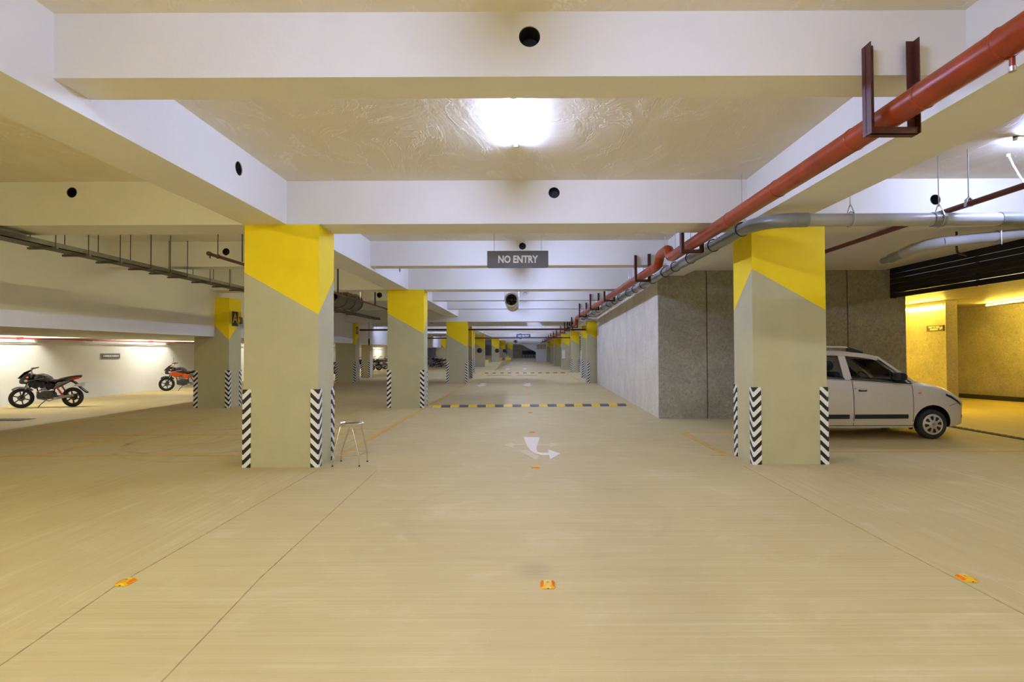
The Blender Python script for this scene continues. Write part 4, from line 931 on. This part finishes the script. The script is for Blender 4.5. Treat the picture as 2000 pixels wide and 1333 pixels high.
MB().add(v + [(x + .006, y, z) for x, y, z in v], [(0, 1, 2, 3), (7, 6, 5, 4), (0, 1, 5, 4), (1, 2, 6, 5), (2, 3, 7, 6), (3, 0, 4, 7)]).build('rear_window', 'glass', car)
MB().prism([(-.80, 1.0), (-.34, .98), (-.34, 1.055), (-.60, 1.085), (-.80, 1.06)], -.56, .56, 'y').build('dashboard', 'black', car)
MB().prism([(-2.7, 1.08), (-.82, 1.02), (-.82, 1.06), (-1.43, 1.125), (-2.7, 1.135)], -.58, .58, 'y').build('cabin_floor', 'black', car)
sw = MB().ring((0, 0, 0), .175, .014, 'x', 28, 8).move(lambda p: (-.98 + p.x * .9 - p.z * .45, -.33 + p.y, 1.06 + p.z * .9 + p.x * .45)).build('steering_wheel', 'black', car)
MB().bar((-.98, -.33, 1.06), (-.72, -.33, .98), .07, .07).build('steering_column', 'black', sw)
MB().ball((-.88, 0.0, 1.45), .02, .12, .035).build('rear_view_mirror', 'black', car)
MB().ball((-1.02, 0.2, 1.575), .06, .03, .02).build('aerial_base', 'black', car)
MB().prism([(-.42, .46), (.42, .46), (.36, .60), (-.36, .60)], .70, .762, 'x').build('grille', 'black', car)
MB().box(.70, .765, -.34, .34, .30, .40).build('lower_grille', 'black', car)

# ================================================================= MOTORCYCLES
M['bike_black'] = simple('black_gloss_paint', (0.012, 0.012, 0.018, 1), 0.18, 0, 0.2, 6)
M['bike_grey'] = simple('grey_panel_paint', (0.20, 0.185, 0.175, 1), 0.3, 0.2, 0.15, 6)
M['bike_orange'] = simple('orange_panel_paint', (0.72, 0.10, 0.008, 1), 0.3, 0, 0.1, 6)
M['bike_blue'] = simple('blue_grey_panel_paint', (0.16, 0.19, 0.25, 1), 0.25, 0.2, 0.1, 6)
M['bike_red'] = simple('red_spring_paint', (0.42, 0.05, 0.03, 1), 0.35, 0, 0.1, 10)
M['engine'] = simple('engine_alloy', (0.085, 0.082, 0.08, 1), 0.45, 0.5, 0.3, 24)
M['exhaust'] = simple('exhaust_steel', (0.32, 0.30, 0.28, 1), 0.3, 0.8, 0.15, 16)
M['saddle'] = simple('black_saddle', (0.02, 0.02, 0.021, 1), 0.6, 0, 0.2, 30)
M['plate'] = simple('number_plate_white', (0.66, 0.64, 0.62, 1), 0.5, 0, 0.06, 20)
M['screen'] = simple('smoked_screen', (0.03, 0.032, 0.045, 1), 0.08, 0, 0.1, 20)
def make_bike(label, loc, rz, orange=False):
    b = thing('motorcycle', label, 'motorcycle', loc, rz, 'parked motorcycles')
    WB = 1.32; KX = .925
    steer = math.radians(28); hx = 1.13 * KX
    def st_(p): # turn the front assembly about the steering head
        x, y = p.x - hx, p.y; c, s = math.cos(steer), math.sin(steer)
        return (hx + x * c - y * s, x * s + y * c, p.z)
    X = lambda x: x * KX
    def wheel(cx, name, front):
        fn = st_ if front else (lambda p: p)
        tr_ = .05 if front else .058
        w_ = MB().ring((cx, 0, .295), .295 - tr_, tr_, 'y', 36, 10).move(fn).build(name, 'tyre', b)
        MB().lathe([(.205, -.03), (.212, -.035), (.198, -.02), (.188, 0), (.198, .02), (.212, .035), (.205, .03)], (cx, 0, .295), 'y', 32, cap=False).move(fn).build('rim', 'black', w_)
        for k in range(6):
            a = 2 * math.pi * k / 6 + .35
            MB().bar((cx + .02 * math.cos(a), 0, .295 + .02 * math.sin(a)), (cx + .195 * math.cos(a), 0, .295 + .195 * math.sin(a)), .028, .03).move(fn).build('spoke', 'black', w_)
        MB().lathe([(0, -.06), (.045, -.055), (.05, 0), (.045, .055), (0, .06)], (cx, 0, .295), 'y', 16).move(fn).build('hub', 'engine', w_)
        if front: MB().lathe([(.09, .052), (.09, .056), (.05, .056), (.05, .052)], (cx, 0, .295), 'y', 24, cap=False).move(fn).build('brake_disc', 'engine', w_)
        else: MB().lathe([(.10, -.055), (.10, -.062), (.06, -.062), (.06, -.055)], (cx, 0, .295), 'y', 20).build('sprocket', 'engine', w_)
    wheel(WB, 'front_wheel', True); wheel(0, 'rear_wheel', False)
    # front mudguard
    rg = []
    for k in range(9):
        a = math.radians(48 + 92 * k / 8); rr = .335 + .01 * math.sin(k)
        cx, cz = WB + rr * math.cos(math.pi - a) * -1, .295 + rr * math.sin(a); wq = .062 * (1 - .5 * (abs(k - 4) / 5) ** 2)
        n = Vector((-math.cos(math.pi - a), 0, math.sin(a)))
        rg.append([(cx - n.x * .04, -wq, cz - n.z * .04), (cx, -wq * .6, cz), (cx + n.x * .012, 0, cz + n.z * .012), (cx, wq * .6, cz), (cx - n.x * .04, wq, cz - n.z * .04), (cx - n.x * .01, 0, cz - n.z * .01)])
    MB().loft(rg).move(st_).build('front_mudguard', 'bike_black' if orange else 'bike_grey', b)
    for s in (-1, 1):
        fk = MB().tube([(WB, s * .085, .295), (WB - .09, s * .085, .55)], .027, 10).move(st_).build('fork_leg', 'bike_black', b)
        MB().tube([(WB - .09, s * .085, .55), (WB - .22, s * .085, .93)], .018, 10).move(st_).build('fork_tube', 'steel', fk)
        MB().tube([(WB - .11, s * .08, .60), (WB - .16, s * .08, .72)], .032, 10).build('fork_gaiter', 'lamp_orange' if False else 'bike_black', fk)
    hb = MB().tube([(WB - .33, -.36, 1.19), (WB - .25, -.22, 1.17), (WB - .215, -.10, .97), (WB - .215, .10, .97), (WB - .25, .22, 1.17), (WB - .33, .36, 1.19)], .013, 8).move(st_).build('handlebar', 'steel', b)
    for s in (-1, 1):
        MB().tube([(WB - .27, s * .25, 1.175), (WB - .345, s * .39, 1.195)], .02, 8).move(st_).build('grip', 'black', hb)
        MB().tube([(WB - .22, s * .23, 1.175), (WB - .25, s * .37, 1.17)], .006, 6).move(st_).build('lever', 'steel', hb)
        MB().ball((WB - .25, s * .215, 1.17), .035, .03, .03, 8).move(st_).build('switch_block', 'black', hb)
    MB().box(WB - .24, WB - .19, -.12, .12, .935, .96).move(st_).build('top_yoke', 'bike_black', b)
    if orange:
        mi = MB().tube([(WB - .25, .19, 1.14), (WB - .22, .24, 1.28), (WB - .22, .27, 1.36)], .006, 6).move(st_).build('mirror', 'black', b)
        MB().ball((WB - .22, .28, 1.41), .018, .055, .06, 12).move(st_).build('mirror_glass', 'lamp_clear', mi)
    # head cowl with lamp and screen
    cw = MB().loft([[(X(x), y * s_, z) for y, z, s_ in ((wq, z0, -1), (wq * 1.1, (z0 + z1) / 2, -1), (wq * .6, z1, -1), (wq * .6, z1, 1), (wq * 1.1, (z0 + z1) / 2, 1), (wq, z0, 1))]
                    for x, z0, z1, wq in ((1.10, .76, .99, .12), (1.22, .73, 1.03, .135), (1.34, .71, 1.02, .135), (1.43, .715, .93, .12), (1.49, .74, .86, .09))]).build('head_cowl', 'bike_black', b)
    MB().loft([[(X(x), -wq, z), (X(x), 0, z + .03), (X(x), wq, z), (X(x) - .01, 0, z - .02)] for x, z, wq in ((1.23, 1.11, .10), (1.33, 1.06, .13), (1.45, .95, .125), (1.54, .875, .10))]).build('wind_screen', 'lamp_orange' if orange else 'screen', cw)
    MB().ball((X(1.475), 0, .80), .045, .10, .062, 14).build('headlamp', 'lamp_clear', cw)
    for s in (-1, 1):
        MB().ball((X(1.26), s * .145, .80), .055, .014, .035, 10).build('position_lamp', 'lamp_clear', cw)
        MB().bar((X(1.20), s * .12, .90), (X(1.18), s * .20, .90), .02, .02).build('indicator_stalk', 'black', cw)
        MB().ball((X(1.18), s * .215, .90), .035, .03, .028, 10).build('indicator', 'lamp_orange', cw)
    # tank, saddle, panels
    tk = MB().loft([[(X(x), y, z) for y, z in ((-wq * .7, z0), (-wq, (z0 * .5 + z1 * .5)), (-wq * .75, z1 - .03), (0, z1), (wq * .75, z1 - .03), (wq, z0 * .5 + z1 * .5), (wq * .7, z0))]
                    for x, z0, z1, wq in ((1.12, .84, .96, .07), (1.05, .80, 1.0, .13), (.92, .77, 1.015, .155), (.78, .75, 1.0, .155), (.66, .74, .94, .13), (.58, .74, .85, .09))]).build('fuel_tank', 'bike_black', b)
    MB().lathe([(.035, 0), (.035, .012), (0, .014)], (X(.86), 0, 1.008), 'z', 14).build('fuel_cap', 'steel', tk)
    for s in (-1, 1):
        q = [(X(1.30), .72), (X(1.12), .83), (X(.74), .76), (X(.70), .70), (X(1.0), .56)]
        lo = [(x, s * .125, z) for x, z in q]; hi = [(x, s * .15, z) for x, z in q]
        sh = MB().add(lo + hi, [tuple(range(5)), (9, 8, 7, 6, 5)] + [(i, (i + 1) % 5, 5 + (i + 1) % 5, 5 + i) for i in range(5)]).build('tank_shroud', 'bike_orange' if orange else 'bike_black', b)
        MB().bar((X(1.22), s * .152, .80), (X(.74), s * .152, .885), .006, .018).build('stripe', 'plate' if orange else 'bike_grey', sh)
        q = [(X(.74), .66), (X(.66), .745), (X(.42), .69), (X(.50), .56), (X(.66), .52)]
        lo = [(x, s * .10, z) for x, z in q]; hi = [(x, s * .13, z) for x, z in q]
        MB().add(lo + hi, [tuple(range(5)), (9, 8, 7, 6, 5)] + [(i, (i + 1) % 5, 5 + (i + 1) % 5, 5 + i) for i in range(5)]).build('side_panel', 'bike_orange' if orange else 'bike_black', b)
        q = [(X(.50), .56), (X(.45), .70), (X(.06), .82), (X(-.10), .865), (X(.08), .78)]
        lo = [(x, s * .085, z) for x, z in q]; hi = [(x, s * .115, z) for x, z in q]
        MB().add(lo + hi, [tuple(range(5)), (9, 8, 7, 6, 5)] + [(i, (i + 1) % 5, 5 + (i + 1) % 5, 5 + i) for i in range(5)]).build('tail_panel', 'bike_grey', b)
        MB().tube([(X(.40), s * .13, .62), (X(.20), s * .13, .34)], [.024, .03], 10).build('shock_absorber', 'bike_red', b)
        MB().tube([(X(.62), s * .10, .34), (0, s * .10, .295)], .022, 8).build('swing_arm', 'engine', b)
        MB().bar((X(.78), s * .10, .30), (X(.74), s * .26, .30), .035, .025).build('foot_peg', 'black', b)
    MB().loft([[(X(x), -wq, z - .05), (X(x), -wq * .9, z - .01), (X(x), 0, z), (X(x), wq * .9, z - .01), (X(x), wq, z - .05), (X(x), 0, z - .08)]
               for x, z, wq in ((.68, .87, .09), (.58, .845, .12), (.40, .845, .14), (.29, .885, .13), (.10, .93, .12), (-.10, .955, .09), (-.24, .965, .05))]).build('saddle', 'saddle', b)
    MB().loft([[(X(x), -wq, z0), (X(x), -wq, z1), (X(x), wq, z1), (X(x), wq, z0)] for x, z0, z1, wq in ((.05, .80, .87, .085), (-.12, .835, .90, .07), (-.22, .88, .93, .04))]).build('tail_lamp', 'lamp_red', b)
    rm = MB().loft([[(X(x), -.06, z - .02), (X(x), -.06, z + .02), (X(x), .06, z + .02), (X(x), .06, z - .02)] for x, z in ((.06, .80), (-.08, .73), (-.25, .57), (-.43, .43))]).build('rear_mudguard', 'black', b)
    MB().hull_box([(X(-.10), -.10, .66), (X(-.10), .10, .66), (X(-.30), .10, .74), (X(-.30), -.10, .74)], [(X(-.09), -.10, .635), (X(-.09), .10, .635), (X(-.29), .10, .62), (X(-.29), -.10, .62)]).build('number_plate', 'plate', rm)
    # engine, frame, exhaust, stand
    en = MB().loft([[(X(x), -.11, z0), (X(x), -.13, (z0 + z1) / 2), (X(x), -.10, z1), (X(x), .10, z1), (X(x), .13, (z0 + z1) / 2), (X(x), .11, z0)] for x, z0, z1 in ((.54, .30, .44), (.64, .24, .50), (.82, .23, .48), (.95, .26, .44), (.98, .30, .40))]).build('engine', 'engine', b)
    for k in range(6): MB().box(X(.80) - .07, X(.80) + .075, -.085, .085, .475 + k * .032, .492 + k * .032).build('cooling_fin', 'engine', en)
    MB().lathe([(.07, .12), (.07, .142), (.04, .15), (0, .15)], (X(.70), 0, .36), 'y', 18).build('clutch_cover', 'engine', en)
    MB().tube([(X(1.13), 0, .84), (X(.60), 0, .72), (X(.02), 0, .84)], .02, 8).tube([(X(1.13), 0, .84), (X(1.02), 0, .50), (X(.95), 0, .26), (X(.58), 0, .26), (X(.50), 0, .70)], .02, 8).build('frame', 'bike_black', b)
    MB().tube([(X(.86), .05, .55), (X(1.00), .07, .46), (X(.96), .10, .27), (X(.6), .13, .20), (X(.42), .14, .26)], .018, 8).tube([(X(.42), -.14, .27), (X(.30), -.15, .30), (X(-.16), -.15, .37)], [.025, .045, .045], 12).build('exhaust', 'exhaust', b)
    MB().tube([(X(.42), .14, .26), (X(.28), .15, .30), (X(-.12), .15, .36)], [.025, .04, .035], 12).build('chain_guard', 'exhaust', b)
    MB().tube([(X(.68), .10, .25), (X(.80), .20, .10), (X(.84), .26, .012)], .012, 8).build('side_stand', 'black', b)
    if orange: MB().tube([(WB + .05, .03, .64), (WB + .20, .03, .78)], .004, 5).move(st_).build('whip_rod', 'black', b)
    return b
b1 = make_bike('black motorcycle with red springs parked nearest by the side wall', (-13.70, 16.82, 0), math.pi + .165)
b2 = make_bike('orange and black motorcycle half hidden behind the A 20 pillar', (-13.98, 23.95, 0), math.pi + .17, True)
def place(src, x, y, rz, label, paint=None):
    c = copy_tree(src); c.location = (x, y, 0); c.rotation_euler.z = rz; c['label'] = label
    if paint:
        for ch in c.children:
            if ch.name.split('.')[0] in ('fuel_tank', 'tank_shroud', 'tail_panel', 'side_panel', 'head_cowl'):
                ch.material_slots[0].link = 'OBJECT'; ch.material_slots[0].material = M[paint]
    return c
FAR = [(-13.7, 40.5, .1, 'dark distant motorcycle glimpsed at the edge of the far-row pillar', None), (-13.15, 47.8, .05, 'first distant motorcycle showing its rear wheel beside the narrow grey pillar', None),
       (-13.0, 49.6, -.05, 'second distant motorcycle in the row behind the narrow grey pillar', 'bike_blue'), (-13.2, 52.6, .1, 'third distant motorcycle in the row, its rear wheel by the lane pillar edge', None),
       (-13.0, 54.3, .0, 'fourth distant motorcycle in the row behind the lane pillar', 'bike_grey'), (-12.9, 56.2, .08, 'last distant motorcycle in the row along the bright far wall', None), (-13.9, 45.2, .05, 'dark motorcycle seen in the gap between two far-row pillars', 'bike_grey'),
       (-7.95, 51.8, .15, 'blue grey motorcycle with its rear wheel out past the lane pillar', 'bike_blue'), (-7.55, 53.6, .1, 'dark motorcycle just behind the blue grey one past the lane pillar', None), (-8.4, 55.8, .2, 'farthest motorcycle showing its handlebars above the blue grey one', None)]
for i, (x, y, dr_, lab, pt) in enumerate(FAR):
    place(b1, x, y, math.pi + dr_, lab, pt)
